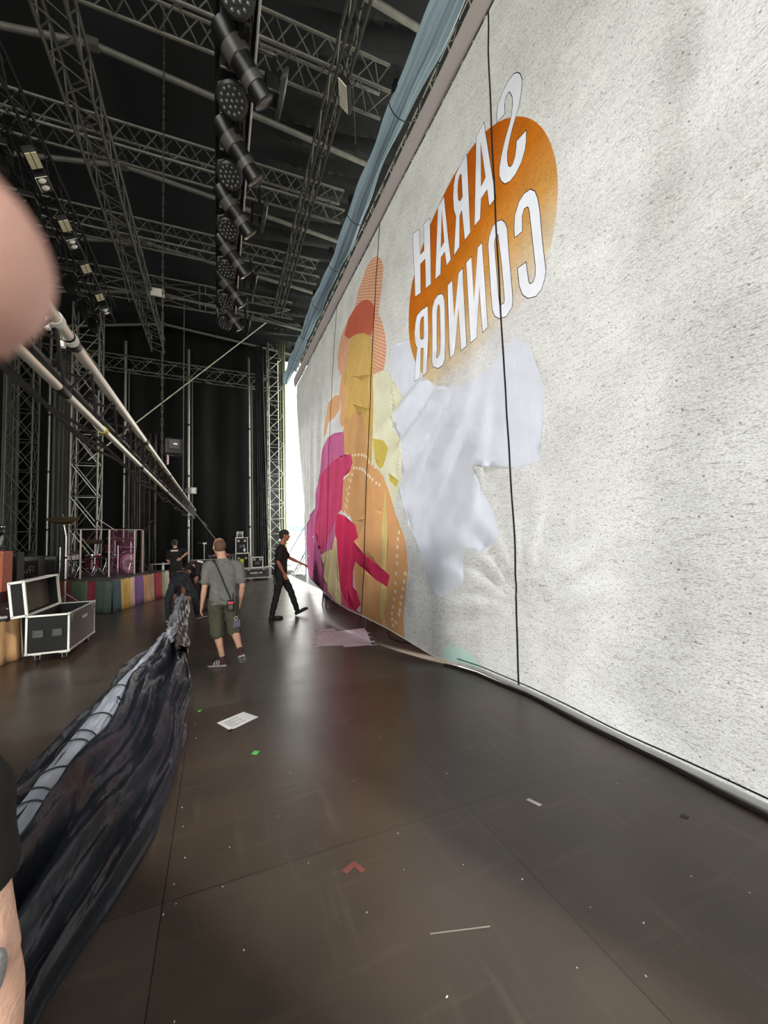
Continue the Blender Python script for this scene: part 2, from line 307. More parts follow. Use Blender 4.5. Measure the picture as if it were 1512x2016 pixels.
FIGURE=[
 ('stroke',[(6.59,5.03),(5.53,4.79),(3.89,4.28),(3.37,3.77),(3.19,3.23),(3.31,2.5),(3.64,2.47),(4.44,2.63),(4.2,2.24),(4.04,1.95),(4,1.75),(4.08,1.63),(4.38,1.5),(4.58,1.55),(4.58,1.39),(4.63,1.08),(4.78,0.95),(5.01,0.83),(5.2,0.97),(5.44,1.4),(6,2.1),(6.23,2.48),(6.15,3.04),(6.49,3.71)]),
 ('teal',[(4.91,0.23),(4.82,0.19),(4.74,0.24),(4.67,0.21),(4.57,0.2),(4.46,0.12),(4.44,0.04),(4.53,0.01),(4.74,0.01),(5.02,0.03)]),
 ('fringe',[(7.3,4.89),(6.85,4.65),(6.48,4.34),(6.26,4.08),(6.16,3.92),(6.2,3.76),(6.39,3.69),(6.46,3.41),(6.09,3.08),(6.05,2.87),(6.09,2.54),(6.23,2.18),(6.47,1.88),(7.19,2.01),(7.3,3.02),(7.32,4.14)]),
 ('hat',[(8.96,7.14),(8.86,7.29),(8.77,7.46),(8.49,7.65),(8.22,7.76),(7.87,7.7),(7.48,7.48),(7.16,7.16),(7.03,6.91),(7.04,6.66),(7.08,6.41),(7.14,6.19),(7.19,5.99),(6.96,5.66),(6.81,5.32),(6.76,5.08),(6.79,4.86),(6.85,4.65),(7.33,4.72),(9.04,5.31),(9.76,5.63),(10.11,5.99),(10.22,6.35),(10.09,6.7),(9.82,6.94),(9.38,7.09)]),
 ('band',[(8.96,7.14),(8.54,7.05),(8.07,6.81),(7.65,6.5),(7.44,6.26),(7.39,6),(7.45,5.79),(7.55,5.67),(8.08,5.99),(8.9,6.36),(9.31,6.46),(9.69,6.78),(9.38,7.09)]),
 ('face',[(9.76,5.63),(9.37,5.61),(8.96,4.89),(8.82,4.19),(9.36,4.15),(9.56,4.17),(9.77,4.46),(9.68,4.72),(9.89,5.23)]),
 ('face',[(10.38,5.29),(9.81,5.13),(9.78,4.72),(10.24,4.63),(10.93,4.71),(11.41,4.49),(11.63,4.42),(11.57,5),(11.19,5.35)]),
 ('coat',[(7.3,2.97),(7.16,2.84),(6.79,2.59),(6.59,2.37),(6.44,2.17),(6.19,1.84),(6,1.67),(5.87,1.51),(5.82,1.34),(5.78,1.06),(5.83,0.7),(5.88,0.27),(5.84,-0),(6.23,-0.01),(7.2,-0.04),(7.4,0.04),(7.7,0.48),(8.03,1.32),(7.87,1.77),(7.41,1.82),(7.32,2.42)]),
 ('skin',[(9.4,4.01),(9.23,4.62),(8.66,4.5),(7.39,4.01),(7.33,3.54),(7.3,2.97),(7.32,2.42),(7.4,1.78),(7.71,1.42),(8.14,1.87),(8.94,2),(9.19,2.64),(8.67,2.81),(8.13,2.96),(8.41,3.21),(9.06,3.38)]),
 ('hair',[(9.26,6.43),(8.73,6.3),(8.08,5.99),(7.61,5.67),(7.41,5.39),(7.27,4.12),(7.22,3.14),(7.26,2.83),(7.43,3.05),(7.55,3.61),(7.79,4.03),(8.19,4.17),(8.82,4.19),(9.2,4.32),(9.25,5),(9.65,5.58),(9.3,5.93)]),
 ('gold',[(7.21,3.38),(6.8,3.26),(6.64,3.09),(6.8,2.76),(6.95,2.75),(7.11,2.94)]),
 ('gold',[(6.56,2.63),(6.22,2.48),(6.29,2.36),(6.53,2.49)]),
 ('strip',[(6.68,2.38),(6.53,1.59),(6.51,0.84),(6.4,0.48),(6.51,0.21),(6.37,-0.02),(6.53,-0.02),(6.68,0.25),(6.64,0.82),(6.77,1.58)]),
 ('magenta',[(9.4,4.01),(10.28,4.19),(11.03,4.24),(11.66,4.08),(12.07,3.78),(12.73,3.11),(13.29,2.44),(15.37,1.92),(17.98,1.31),(20.42,0.61),(16.93,-0.02),(12.46,-0),(10.35,0.05),(9.14,-0.03),(8.42,-0.06),(8.83,0.34),(9.21,1.04),(9.57,1.55),(9.23,1.96),(9.01,2.31),(8.93,2.8),(8.13,2.98),(8.41,3.21),(9.06,3.38)]),
 ('crimson',[(9.06,3.36),(8.41,3.22),(8.12,2.99),(8.35,2.87),(8.93,2.8),(8.95,2.05),(9.23,1.96),(9.64,1.81),(10.6,1.27),(11.12,0.96),(13.07,1.62),(12.19,2.61),(11.69,3.23),(10.08,3.4)]),
 ('cream',[(10.53,1.07),(9.82,1.11),(9.53,1.39),(9.14,1.37),(9,1.05),(8.56,0.37),(8.52,0),(9.04,0.03),(9.78,0.12),(10.71,0.4),(11.33,0.9)]),
 ('mauve',[(8.47,-0.01),(8.66,0.41),(8.15,0.42),(7.64,0.07),(7.37,0),(7.34,-0.05),(7.63,-0.05)]),
 ('red',[(9.23,1.96),(8.47,1.88),(7.86,1.68),(7.69,1.43),(7.92,1.35),(7.48,1.16),(6.35,0.86),(6.42,0.66),(6.85,0.72),(7.76,0.96),(7.84,0.78),(7.79,0.47),(7.64,0.41),(7.46,0.19),(7.64,0.05),(7.94,0.04),(8.44,0.21),(8.68,0.48),(9.11,1.04),(9.19,1.37),(9.57,1.55),(9.58,1.81)]),
]
PEARLS=[(8.46,2.81),(8.52,2.69),(8.6,2.48),(8.64,2.28),(8.67,2.14),(8.69,1.99),(8.12,2.75),(8.2,2.63),(8.27,2.49),(8.3,2.35),(8.35,2.21),(8.39,2.07),(8.44,1.93),(6.09,1.61),(6.12,1.5),(6.13,1.37),(6.13,1.22),(6.12,1.1),(6.14,0.94),(6.14,0.78),(6.14,0.65),(6.17,0.52),(6.2,0.39),(6.23,0.28),(6.22,0.19),(5.85,0.99),(5.88,0.86),(5.91,0.74),(5.94,0.61),(5.97,0.5),(5.98,0.39),(6.01,0.32),(6.1,0.17),(6.18,0.1),(8.17,3.18),(8,3.15),(7.87,3.14),(7.74,3.12),(7.62,3.09),(7.5,3.04),(7.42,2.98),(7.34,2.92),(7.22,2.87),(7.11,2.8),(8.03,2.88),(7.91,2.86),(7.79,2.84),(7.68,2.81),(7.57,2.77),(7.47,2.72),(7.37,2.67),(7.28,2.62),(7.18,2.56),(7.04,2.48),(6.92,2.44),(13.85,1.46),(14.39,1.27),(14.92,1.04),(15.15,0.79),(14.47,0.57),(13.82,0.38),(13.17,1.19),(13.48,0.97),(13.57,0.72),(12.91,0.53),(11.88,0.21),(10.84,0.13),(9.04,0.61),(9.05,0.46),(9.07,0.31),(9.03,0.17)]


def gauze(name, rgb, kind='plain', refl=None, trans=None):
    m = bpy.data.materials.new(name); m.use_nodes = True
    n, l = m.node_tree.nodes, m.node_tree.links; n.remove(n['Principled BSDF']); out = n['Material Output']
    t = n.new('ShaderNodeUVMap')
    def noise(sc, det=3, st=(1, 1, 1), rot=0.0, dist=0.0, off=0.0):
        a = n.new('ShaderNodeMapping'); a.inputs['Scale'].default_value = st; a.inputs['Rotation'].default_value = (0, 0, rot); a.inputs['Location'].default_value = (off, off * 0.7, 0)
        l.new(t.outputs[0], a.inputs[0])
        z = n.new('ShaderNodeTexNoise'); z.noise_dimensions = '2D'; z.inputs['Scale'].default_value = sc; z.inputs['Detail'].default_value = det; z.inputs['Distortion'].default_value = dist
        l.new(a.outputs[0], z.inputs['Vector']); return z.outputs['Fac']
    def ramp(x, a, b, ca, cb):
        r = n.new('ShaderNodeValToRGB'); r.color_ramp.elements[0].position = a; r.color_ramp.elements[1].position = b
        r.color_ramp.elements[0].color = ca; r.color_ramp.elements[1].color = cb; l.new(x, r.inputs[0]); return r.outputs[0]
    def mix(a, b, f, mode='MIX'):
        x = n.new('ShaderNodeMix'); x.data_type = 'RGBA'; x.blend_type = mode
        for sock, q in ((0, f), (6, a), (7, b)):
            if isinstance(q, (float, tuple)): x.inputs[sock].default_value = q
            else: l.new(q, x.inputs[sock])
        return x.outputs[2]
    K0, K1 = (0, 0, 0, 1), (1, 1, 1, 1)
    c = S(*rgb)
    soft = ramp(noise(2.2, 5), 0.3, 0.7, tuple(q * 0.93 for q in c[:3]) + (1,), tuple(min(1, q * 1.05) for q in c[:3]) + (1,))
    g = soft
    if kind == 'disc':           # printed orange ball fading out towards its lower right
        sp = n.new('ShaderNodeSeparateXYZ'); l.new(t.outputs[0], sp.inputs[0])
        ma = n.new('ShaderNodeMath'); ma.operation = 'MULTIPLY_ADD'; ma.inputs[1].default_value = 0.33; l.new(sp.outputs[0], ma.inputs[0]); l.new(sp.outputs[1], ma.inputs[2])
        r = n.new('ShaderNodeValToRGB'); l.new(ma.outputs[0], r.inputs[0])
        mr = n.new('ShaderNodeMapRange'); mr.inputs[1].default_value = 5.35; mr.inputs[2].default_value = 8.0; l.new(ma.outputs[0], mr.inputs[0]); l.new(mr.outputs[0], r.inputs[0])
        e = r.color_ramp.elements; e[0].position = 0.0; e[0].color = S(230, 231, 238); e[1].position = 1.0; e[1].color = S(196, 98, 30)
        for pos, cc in ((0.14, (222, 205, 178)), (0.35, (214, 160, 88)), (0.6, (205, 122, 38))): q = e.new(pos); q.color = S(*cc)
        g = mix(r.outputs[0], ramp(noise(3, 5), 0.3, 0.7, (0.9, 0.9, 0.9, 1), (1.06, 1.04, 1, 1)), 1.0, 'MULTIPLY')
    if kind in ('paper', 'disc'):
        k = 1.0 if kind == 'paper' else 0.7
        blot = ramp(noise(0.9, 4), 0.35, 0.7, (0.95, 0.94, 0.93, 1), (1.04, 1.04, 1.03, 1)); g = mix(g, blot, 1.0, 'MULTIPLY')
        grain = ramp(noise(70, 3, (1.0, 1.3, 1), 0.5, 0.6), 0.34, 0.60, (0.70, 0.69, 0.68, 1), K1); g = mix(g, grain, 0.75 * k, 'MULTIPLY')
        for i, (sc, st, rot, lo, hi, ds, dk) in enumerate(((54, (0.34, 1.7, 1), 0.5, 0.66, 0.70, 1.6, 0.45), (50, (0.34, 1.8, 1), -1.0, 0.665, 0.70, 1.8, 0.45), (34, (0.3, 1.9, 1), 1.7, 0.675, 0.71, 1.9, 0.42), (120, (0.6, 1.2, 1), 0.2, 0.67, 0.72, 0.8, 0.4))):
            f = ramp(noise(sc, 1, st, rot, ds, 3.1 * i), lo, hi, K0, K1)
            g = mix(g, (dk, dk * 0.95, dk * 0.88, 1), mix(f, (0.62 * k,) * 3 + (1,), 1.0, 'MULTIPLY'), 'MULTIPLY')
        vo = n.new('ShaderNodeTexVoronoi'); vo.voronoi_dimensions = '2D'; vo.inputs['Scale'].default_value = 3.7; l.new(t.outputs[0], vo.inputs['Vector'])
        dots = ramp(vo.outputs['Distance'], 0.022, 0.032, K1, K0)
        g = mix(g, (0.25, 0.24, 0.22, 1), mix(dots, (0.8 * k,) * 3 + (1,), 1.0, 'MULTIPLY'), 'MULTIPLY')
    if kind in ('hatch', 'halftone', 'streak'):
        a = n.new('ShaderNodeMapping'); a.inputs['Rotation'].default_value = (0, 0, {'hatch': -0.55, 'halftone': 0.7, 'streak': 0.12}[kind]); l.new(t.outputs[0], a.inputs[0])
        wv = n.new('ShaderNodeTexWave'); wv.inputs['Scale'].default_value = {'hatch': 5.0, 'halftone': 6.0, 'streak': 3.2}[kind]
        wv.inputs['Distortion'].default_value = 5.0 if kind == 'streak' else 0.6; wv.inputs['Detail'].default_value = 3; wv.inputs['Detail Scale'].default_value = 2.0
        if kind == 'hatch': wv.bands_direction = 'Y'
        l.new(a.outputs[0], wv.inputs['Vector'])
        lift = {'hatch': (1.35, 1.5, 1.6, 1), 'halftone': (1.2, 1.35, 1.5, 1), 'streak': (1.16, 1.2, 1.28, 1)}[kind]
        g = mix(g, ramp(wv.outputs['Fac'], 0.45, 0.75, (0.93, 0.9, 0.9, 1), lift), 0.8, 'MULTIPLY')
    di = n.new('ShaderNodeBsdfDiffuse'); tr = n.new('ShaderNodeBsdfTranslucent'); mx = n.new('ShaderNodeAddShader')
    l.new(mix(g, (refl or REFL,) * 3 + (1,), 1.0, 'MULTIPLY'), di.inputs[0]); l.new(mix(g, (trans or TRANS,) * 3 + (1,), 1.0, 'MULTIPLY'), tr.inputs[0]); l.new(di.outputs[0], mx.inputs[0]); l.new(tr.outputs[0], mx.inputs[1]); l.new(mx.outputs[0], out.inputs[0])
    bp = n.new('ShaderNodeBump'); bp.inputs['Strength'].default_value = 0.25; bp.inputs['Distance'].default_value = 0.03
    l.new(noise(3.0, 5, (1.6, 0.45, 1), 0.15, 0.5), bp.inputs['Height'])
    for q in (di, tr): l.new(bp.outputs[0], q.inputs['Normal'])
    return m
REFL, TRANS = 0.40, 0.132
PAPER = (234, 235, 237)
BMATS = [('paper', PAPER, 'paper'), ('stroke', (218, 221, 235), 'plain'), ('teal', (196, 226, 218), 'plain'), ('disc', (205, 120, 40), 'disc'), ('ink', (48, 46, 48), 'plain'),
         ('letter', (232, 234, 246), 'plain'), ('fringe', (224, 218, 190), 'halftone'), ('hat', (212, 158, 130), 'hatch'), ('band', (196, 104, 84), 'plain'),
         ('face', (220, 170, 130), 'plain'), ('coat', (226, 168, 116), 'halftone'), ('skin', (206, 158, 112), 'plain'), ('hair', (208, 172, 104), 'streak'), ('gold', (208, 184, 92), 'halftone'),
         ('strip', (226, 198, 130), 'halftone'), ('magenta', (192, 104, 146), 'streak'), ('crimson', (194, 74, 110), 'streak'), ('cream', (208, 190, 146), 'plain'),
         ('mauve', (190, 96, 118), 'plain'), ('red', (208, 58, 96), 'plain'), ('pearl', (244, 226, 206), 'plain')]
BIDX = {b[0]: i for i, b in enumerate(BMATS)}
def offset(poly, d):
    n = len(poly); area = sum(poly[i][0] * poly[(i + 1) % n][1] - poly[(i + 1) % n][0] * poly[i][1] for i in range(n))
    sg = 1 if area > 0 else -1; out = []
    for i in range(n):
        a, b, c = V(poly[i - 1]), V(poly[i]), V(poly[(i + 1) % n])
        e1, e2 = (b - a).normalized(), (c - b).normalized()
        n1, n2 = V((e1.y, -e1.x)) * sg, V((e2.y, -e2.x)) * sg
        k = n1 + n2; k = k / max(0.45, k.dot(n1)) if k.length > 1e-6 else n1
        out.append((b.x + k.x * d, b.y + k.y * d))
    return out
def build_banner():
    U0, U1 = -2.5, 16.9
    root = empty('banner', 'huge white printed gauze banner with mirrored lettering hanging along the stage front', 'banner', (3.13, 7.0, 0))
    regions = []                                   # painted in order: (polygon, material or None to un-paint)
    clampu = lambda P: [(min(U1 - .01, max(U0 + .01, a)), min(HT - .01, max(0.012, b))) for a, b in P]
    get = {}
    for nm, P in FIGURE[:2]: regions.append((clampu(P), BIDX[nm]))
    dc, dr = (4.42, 5.277), 1.548
    regions.append(([(dc[0] + dr * math.cos(k * PI / 40), dc[1] + dr * math.sin(k * PI / 40)) for k in range(80)], BIDX['disc']))
    for nm, P in FIGURE[2:]: regions.append((clampu(P), BIDX[nm]))
    for a, b in PEARLS: regions.append(([(a + 0.042 * math.cos(k * PI / 4), max(.02, b + 0.034 * math.sin(k * PI / 4))) for k in range(8)], BIDX['pearl']))
    n_under = len(regions)
    LW = 0.009
    for o, hs in LETTERS: regions.append((offset(o, LW), BIDX['ink']))
    for o, hs in LETTERS:
        regions.append((o, BIDX['letter']))
        for h in hs: regions.append((h, BIDX['ink'])); regions.append((offset(h, -LW), -1))
    pts, edges = [], []
    def loop(P):
        k = len(pts); pts.extend(V(p) for p in P); edges.extend((k + i, k + (i + 1) % len(P)) for i in range(len(P)))
    for P, _ in regions: loop(P)
    du = 0.075; nu = int((U1 - U0) / du); nv = int(HT / du)
    for i in range(nu + 1):
        for j in range(nv + 1):
            jx = 0.0 if i in (0, nu) else rnd.uniform(-.012, .012); jy = 0.0 if j in (0, nv) else rnd.uniform(-.012, .012)
            pts.append(V((U0 + (U1 - U0) * i / nu + jx, HT * j / nv + jy)))
    vo, eo, fo, *_ = geometry.delaunay_2d_cdt(pts, edges, [], 0, 1e-5)
    uv = np.array([(p.x, p.y) for p in vo]); tri = np.array([f for f in fo if len(f) == 3])
    cen = uv[tri].mean(1); m = np.zeros(len(tri), int)
    def inside(P):
        P = np.array(P); lo, hi = P.min(0), P.max(0); c = np.where((cen[:, 0] >= lo[0]) & (cen[:, 0] <= hi[0]) & (cen[:, 1] >= lo[1]) & (cen[:, 1] <= hi[1]))[0]
        q = cen[c]; r = np.zeros(len(c), bool)
        for i in range(len(P)):
            (x1, y1), (x2, y2) = P[i - 1], P[i]
            if y1 == y2: continue
            k = ((y1 > q[:, 1]) != (y2 > q[:, 1])) & (q[:, 0] < (x2 - x1) * (q[:, 1] - y1) / (y2 - y1) + x1); r ^= k
        return c[r]
    for i, (P, k) in enumerate(regions):
        ids = inside(P)
        if i == n_under: under = m.copy()
        m[ids] = under[ids] if k < 0 else k
    x, y, z = cloth(uv[:, 0], uv[:, 1])
    me = bpy.data.meshes.new('printed_gauze')
    me.from_pydata(np.stack([x - 3.13, y - 7.0, z], 1).tolist(), [], tri.tolist())
    # one orientation for the whole sheet
    for nm, c, kd in BMATS: me.materials.append(gauze('gauze_' + nm, c, kd))
    me.polygons.foreach_set('material_index', m.tolist())
    me.polygons.foreach_set('use_smooth', [True] * len(me.polygons))
    ul = me.uv_layers.new(name='flat'); li = np.empty(len(me.loops), int); me.loops.foreach_get('vertex_index', li)
    ul.data.foreach_set('uv', uv[li].ravel().tolist())
    me.update()
    ob = bpy.data.objects.new('printed_gauze', me); col.objects.link(ob); ob.parent = root; ORIG[ob.name] = V((3.13, 7.0, 0))
    cord = mat('black_cord', (28, 24, 24), 0.8)
    def along(u, v0, v1, off, n=60):
        vv = np.linspace(v0, v1, n); X, Y, Z = cloth(np.full(n, u) if not callable(u) else u(vv), vv); return [(a - off, b, c) for a, b, c in zip(X, Y, Z)]
    for u, r in ((3.755, .010), (7.41, .008), (10.65, .006)):
        MB().tube(along(u, 0.03, HT, 0.008), r, 6).build('seam_cord', cord, root)
    uu = np.linspace(-2, 16.9, 200)
    def edge(u0, u1, v, off, dz=0.0, n=150):
        q = np.linspace(u0, u1, n); X, Y, Z = cloth(q, np.full(n, v)); return [(a - off, b, max(0.006, c + dz)) for a, b, c in zip(X, Y, Z)]
    MB().tube(edge(-2, 4.7, 0.03, 0.035, 0.005), 0.024, 8).build('bottom_pipe', mat('white_hem', (205, 205, 200), 0.45, 0, 0.1), root, label='white bottom pipe in the hem')
    MB().tube(edge(-2, 4.75, 0.075, 0.006), 0.006, 6).build('hem_cord', cord, root)
    MB().tube([(a - 0.02 - 0.012 * math.sin(b * 5) - .02, b, 0.014) for a, b, c in edge(-2, 4.9, 0.0, 0.04)], 0.016, 6).build('hem_cord', cord, root)
    MB().tube(edge(4.7, 16.9, 0.0, 0.0), 0.007, 6).build('lower_hem', mat('white_hem', (205, 205, 200)), root)
    # grey header strip above the print
    def head(a, b):
        y = -2 + 19.2 * a; return (3.10 - 0.05 * b - 0.02 * math.sin(b * PI) * (1 + 0.6 * math.sin(y * 3.1)), y, 8.17 + 0.012 * math.sin(y * 2.3) + 0.40 * b)
    MB().grid(head, 160, 6).build('header_strip', gauze('grey_header_cloth', (186, 176, 176)), root, label='grey header strip')
    return root
BANNER = build_banner()

# ------------------------------------------------------------------ trusses and rigging
def box_truss(name, a, b, w, h, pitch, m, label, cat='truss', r=0.025, rb=0.011, up=(0, 0, 1), group=None, style='zig', faces='NSBT', chords=4):
    a, b, up = V(a), V(b), V(up); d = (b - a).normalized(); L = (b - a).length
    s = d.cross(up).normalized(); up = s.cross(d).normalized()
    root = empty(name, label, cat, tuple(a), 0, group)
    C4 = [s * (w / 2) - up * (h / 2), -s * (w / 2) - up * (h / 2), -s * (w / 2) + up * (h / 2), s * (w / 2) + up * (h / 2)]
    if chords == 3: C4 = [s * (w / 2) - up * (h / 2), -s * (w / 2) - up * (h / 2), up * (h / 2)]
    for c in C4: MB().tube([a + c, b + c], r, 8).build('chord', m, root)
    n = max(2, int(round(L / pitch))); st = L / n
    nf = len(C4)
    for k in range(nf):
        c0, c1 = C4[k], C4[(k + 1) % nf]; q = MB()
        for i in range(n):
            p0, p1 = a + d * (st * i), a + d * (st * (i + 1)); pm = (p0 + p1) / 2
            if style == 'zig': q.tube([p0 + c0, pm + c1], rb, 5); q.tube([pm + c1, p1 + c0], rb, 5)
            elif style == 'x':
                q.tube([p0 + c0, p1 + c1], rb, 5); q.tube([p0 + c1, p1 + c0], rb, 5); q.tube([p0 + c0, p0 + c1], rb, 5)
            elif style == 'k':
                q.tube([p0 + c0, pm + c1], rb, 5); q.tube([pm + c1, p1 + c0], rb, 5); q.tube([pm + c0, pm + c1], rb, 5); q.tube([p0 + c0, p0 + c1], rb, 5)
            else:
                q.tube([p0 + c0, p0 + c1], rb, 5); q.tube([p0 + c0, p0 + d * 0.16 + c0 * 1.0 + (c1 - c0)], 0.0, 3) if False else None
                if k % 2 == 0: q.tube([p0 + d * 0.18 + c0, p0 + d * 0.18 + c1], rb, 5)
                q.tube([p0 + d * 0.18 + (c0 if i % 2 else c1), p1 + (c1 if i % 2 else c0)], rb, 5)
        q.build('lattice', m, root)
    return root
G = 'cross trusses under the stage roof'
for y, w, lab in ((6.38, .5, 'nearest heavy aluminium roof truss crossing the stage at the top of the picture'), (9.15, .42, 'second aluminium roof truss from the camera running across the stage'),
                  (11.8, .40, 'third aluminium roof truss from the camera crossing behind the hanging lamps')):
    box_truss('roof_truss', (-6.2, y, 9.86), (2.86, y, 9.86), w, .5, .56, M_DARKALU, lab, group=G, r=0.03, rb=0.013)
box_truss('roof_truss', (-6.6, 14.4, 9.85), (2.5, 14.4, 9.85), .5, .62, 1.5, M_DARKALU, 'fourth roof truss with wide bays and paired posts, behind the flood lamp', group=G, style='post', r=0.03, rb=0.018)
box_truss('roof_truss', (-7.5, 20.0, 9.55), (2.3, 20.0, 9.3), .4, .6, 1.0, M_DARKALU, 'furthest dim roof truss running along the top of the back drape', group=G, style='zig', r=0.03, rb=0.018)
box_truss('ridge_truss', (-2.05, 3.5, 9.15), (-2.05, 17.0, 9.15), .42, .5, .62, M_DARKALU, 'dark long truss running away from the camera left of the lamp bar', r=0.028, rb=0.013)
box_truss('ridge_truss', (1.82, 3.2, 9.1), (1.82, 13.0, 9.1), .20, .4, .62, M_DARKALU, 'long truss running away from the camera between lamp bar and banner', r=0.026, rb=0.012)
box_truss('front_truss', (3.34, 2.0, 8.86), (3.34, 17.6, 8.86), .30, .42, .55, M_DARKALU, 'front edge truss showing as black lattice above the grey banner header', r=0.024, rb=0.011)
LT = box_truss('lamp_truss', (-3.12, 4.5, 8.72), (-3.12, 14.2, 8.72), .50, .5, .8, M_BLACKMETAL, 'dark lamp truss at upper left carrying pale blinder panels', r=0.028, rb=0.013)
BT = box_truss('lamp_bar', (.20, 3.2, 7.22), (.20, 10.0, 7.22), .36, .36, .5, M_BLACKMETAL, 'black lighting truss straight overhead hung with a row of moving lamps', r=0.026, rb=0.012)
MB().tube([(.40, 3.2, 7.0), (.40, 10.05, 7.0)], 0.014, 8).build('daylit_rail', mat('daylit_rail_white', (244, 244, 240), 0.5, 0.0), BT, label='rail coloured with its daylit highlight')  # near-white colour stands in for the daylit highlight along the chord
MB().tube([(0.0, 3.2, 7.0), (0.0, 10.05, 7.0)], 0.016, 8).build('cable_tray', M_BLACKMETAL, BT)
# towers
box_truss('tower', (-4.24, 17.0, 0), (-4.24, 17.0, 10.2), .78, .6, 1.15, M_ALU, 'grey lattice tower standing behind the drum kit', 'tower', r=0.03, rb=0.016, up=(0, 1, 0), style='x')
box_truss('tower', (-6.75, 19.0, 0), (-6.75, 19.0, 10.2), .78, .6, 1.15, M_DARKALU, 'dark lattice tower at far left behind the amplifiers', 'tower', r=0.03, rb=0.014, up=(0, 1, 0), style='x')
box_truss('tower', (2.42, 18.5, 0), (2.42, 18.5, 10.5), .62, .6, 1.25, M_ALU, 'lattice tower beside the bright gap behind the man in the cap', 'tower', r=0.032, rb=0.018, up=(0, 1, 0), style='k')
# upright poles of the back wall
for x, r, lab in ((-7.6, .05, 'leftmost upright pole beside the dark lattice tower'), (-6.2, .06, 'upright pole left of the lattice tower behind the drums'), (-3.62, .06, 'upright pole rising behind the drum shield'), (-1.18, .065, 'upright pole in front of the drape left of centre, ending the lowered truss'),
                  (1.40, .055, 'bright upright pole behind the stacked cases'), (-5.3, .03, 'thin upright pipe right of the grey lattice tower')):
    t = empty('upright_pole', lab, 'pole', (x, 19.85, 0), 0, 'upright poles along the back drape')
    MB().tube([(x, 19.85, 0), (x, 19.85, 10.4)], r, 10).build('pole', M_ALU, t); MB().tube([(x + 2.2 * r, 19.87, 0), (x + 2.2 * r, 19.87, 9.2)], r * .5, 8).build('pipe', M_DARKALU, t)
    MB().box((x, 19.85, 0.01), (.3, .3, .02)).build('base_plate', M_DARKALU, t)
    for z in (2.3, 4.6, 6.9): MB().tube([(x, 19.85, z), (x, 19.85, z + .08)], r * 1.5, 10).build('coupler', M_BLACKMETAL, t)
# roof rafters: round tubes following the gable
M_RAFT = mat('grey_rafter', (92, 92, 88), 0.6, 0.3, 0.15)
labs = ['nearest round rafter crossing above the first truss', 'second round rafter from the camera', 'third round rafter from the camera', 'fourth round rafter from the camera', 'fifth round rafter from the camera', 'furthest round rafter']
for i, y in enumerate((5.9, 8.72, 11.45, 14.3, 17.1, 19.6)):
    t = empty('rafter', labs[i] + ' under the dark roof', 'rafter', (-2.2, y, 11.3), 0, 'rafters under the roof')
    MB().tube([(-2.2, y, 11.3), (3.5, y, 10.75)], 0.06, 10).build('tube', M_RAFT, t); MB().tube([(-2.2, y, 11.3), (-10, y, 9.7)], 0.06, 10).build('tube', M_RAFT, t)
    MB().box((-2.2, y, 11.3), (.24, .14, .16)).build('ridge_joint', M_DARKALU, t)
# long dark drapes tied at the sides of the back wall
def hanging(name, label, x0, x1, y, z0, z1, n, amp, m=M_DRAPE, taper=0.0, cat='drape', group=None):
    def fn(a, b):
        x = x0 + (x1 - x0) * (a * (1 - taper * b)); return (x, y + amp * math.sin(a * n * 2 * PI + 0.7 * math.sin(b * 3)) + amp * .4 * math.sin(a * n * 5 + 1), z1 + (z0 - z1) * (1 - b))
    q = MB().grid(fn, n * 8, 14); return q.build(name, m, solid=0.012, label=label, cat=cat, group=group)
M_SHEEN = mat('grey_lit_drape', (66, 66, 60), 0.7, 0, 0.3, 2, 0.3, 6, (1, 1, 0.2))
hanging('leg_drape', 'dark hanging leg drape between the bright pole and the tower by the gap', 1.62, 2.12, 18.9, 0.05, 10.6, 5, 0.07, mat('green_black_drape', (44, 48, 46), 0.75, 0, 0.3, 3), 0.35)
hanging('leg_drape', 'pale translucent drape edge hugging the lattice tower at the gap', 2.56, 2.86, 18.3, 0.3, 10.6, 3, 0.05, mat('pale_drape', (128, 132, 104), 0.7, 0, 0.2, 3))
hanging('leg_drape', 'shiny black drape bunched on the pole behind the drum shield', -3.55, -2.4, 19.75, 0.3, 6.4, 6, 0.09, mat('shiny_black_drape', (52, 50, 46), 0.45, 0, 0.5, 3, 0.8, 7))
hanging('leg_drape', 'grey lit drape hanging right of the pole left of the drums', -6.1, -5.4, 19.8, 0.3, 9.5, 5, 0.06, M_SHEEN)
hanging('leg_drape', 'dark grey drape wrapped round the far left tower', -7.5, -6.95, 19.35, 0.3, 9.5, 5, 0.06, mat('mid_grey_drape', (78, 78, 72), 0.8, 0, 0.3, 2), 0.1)

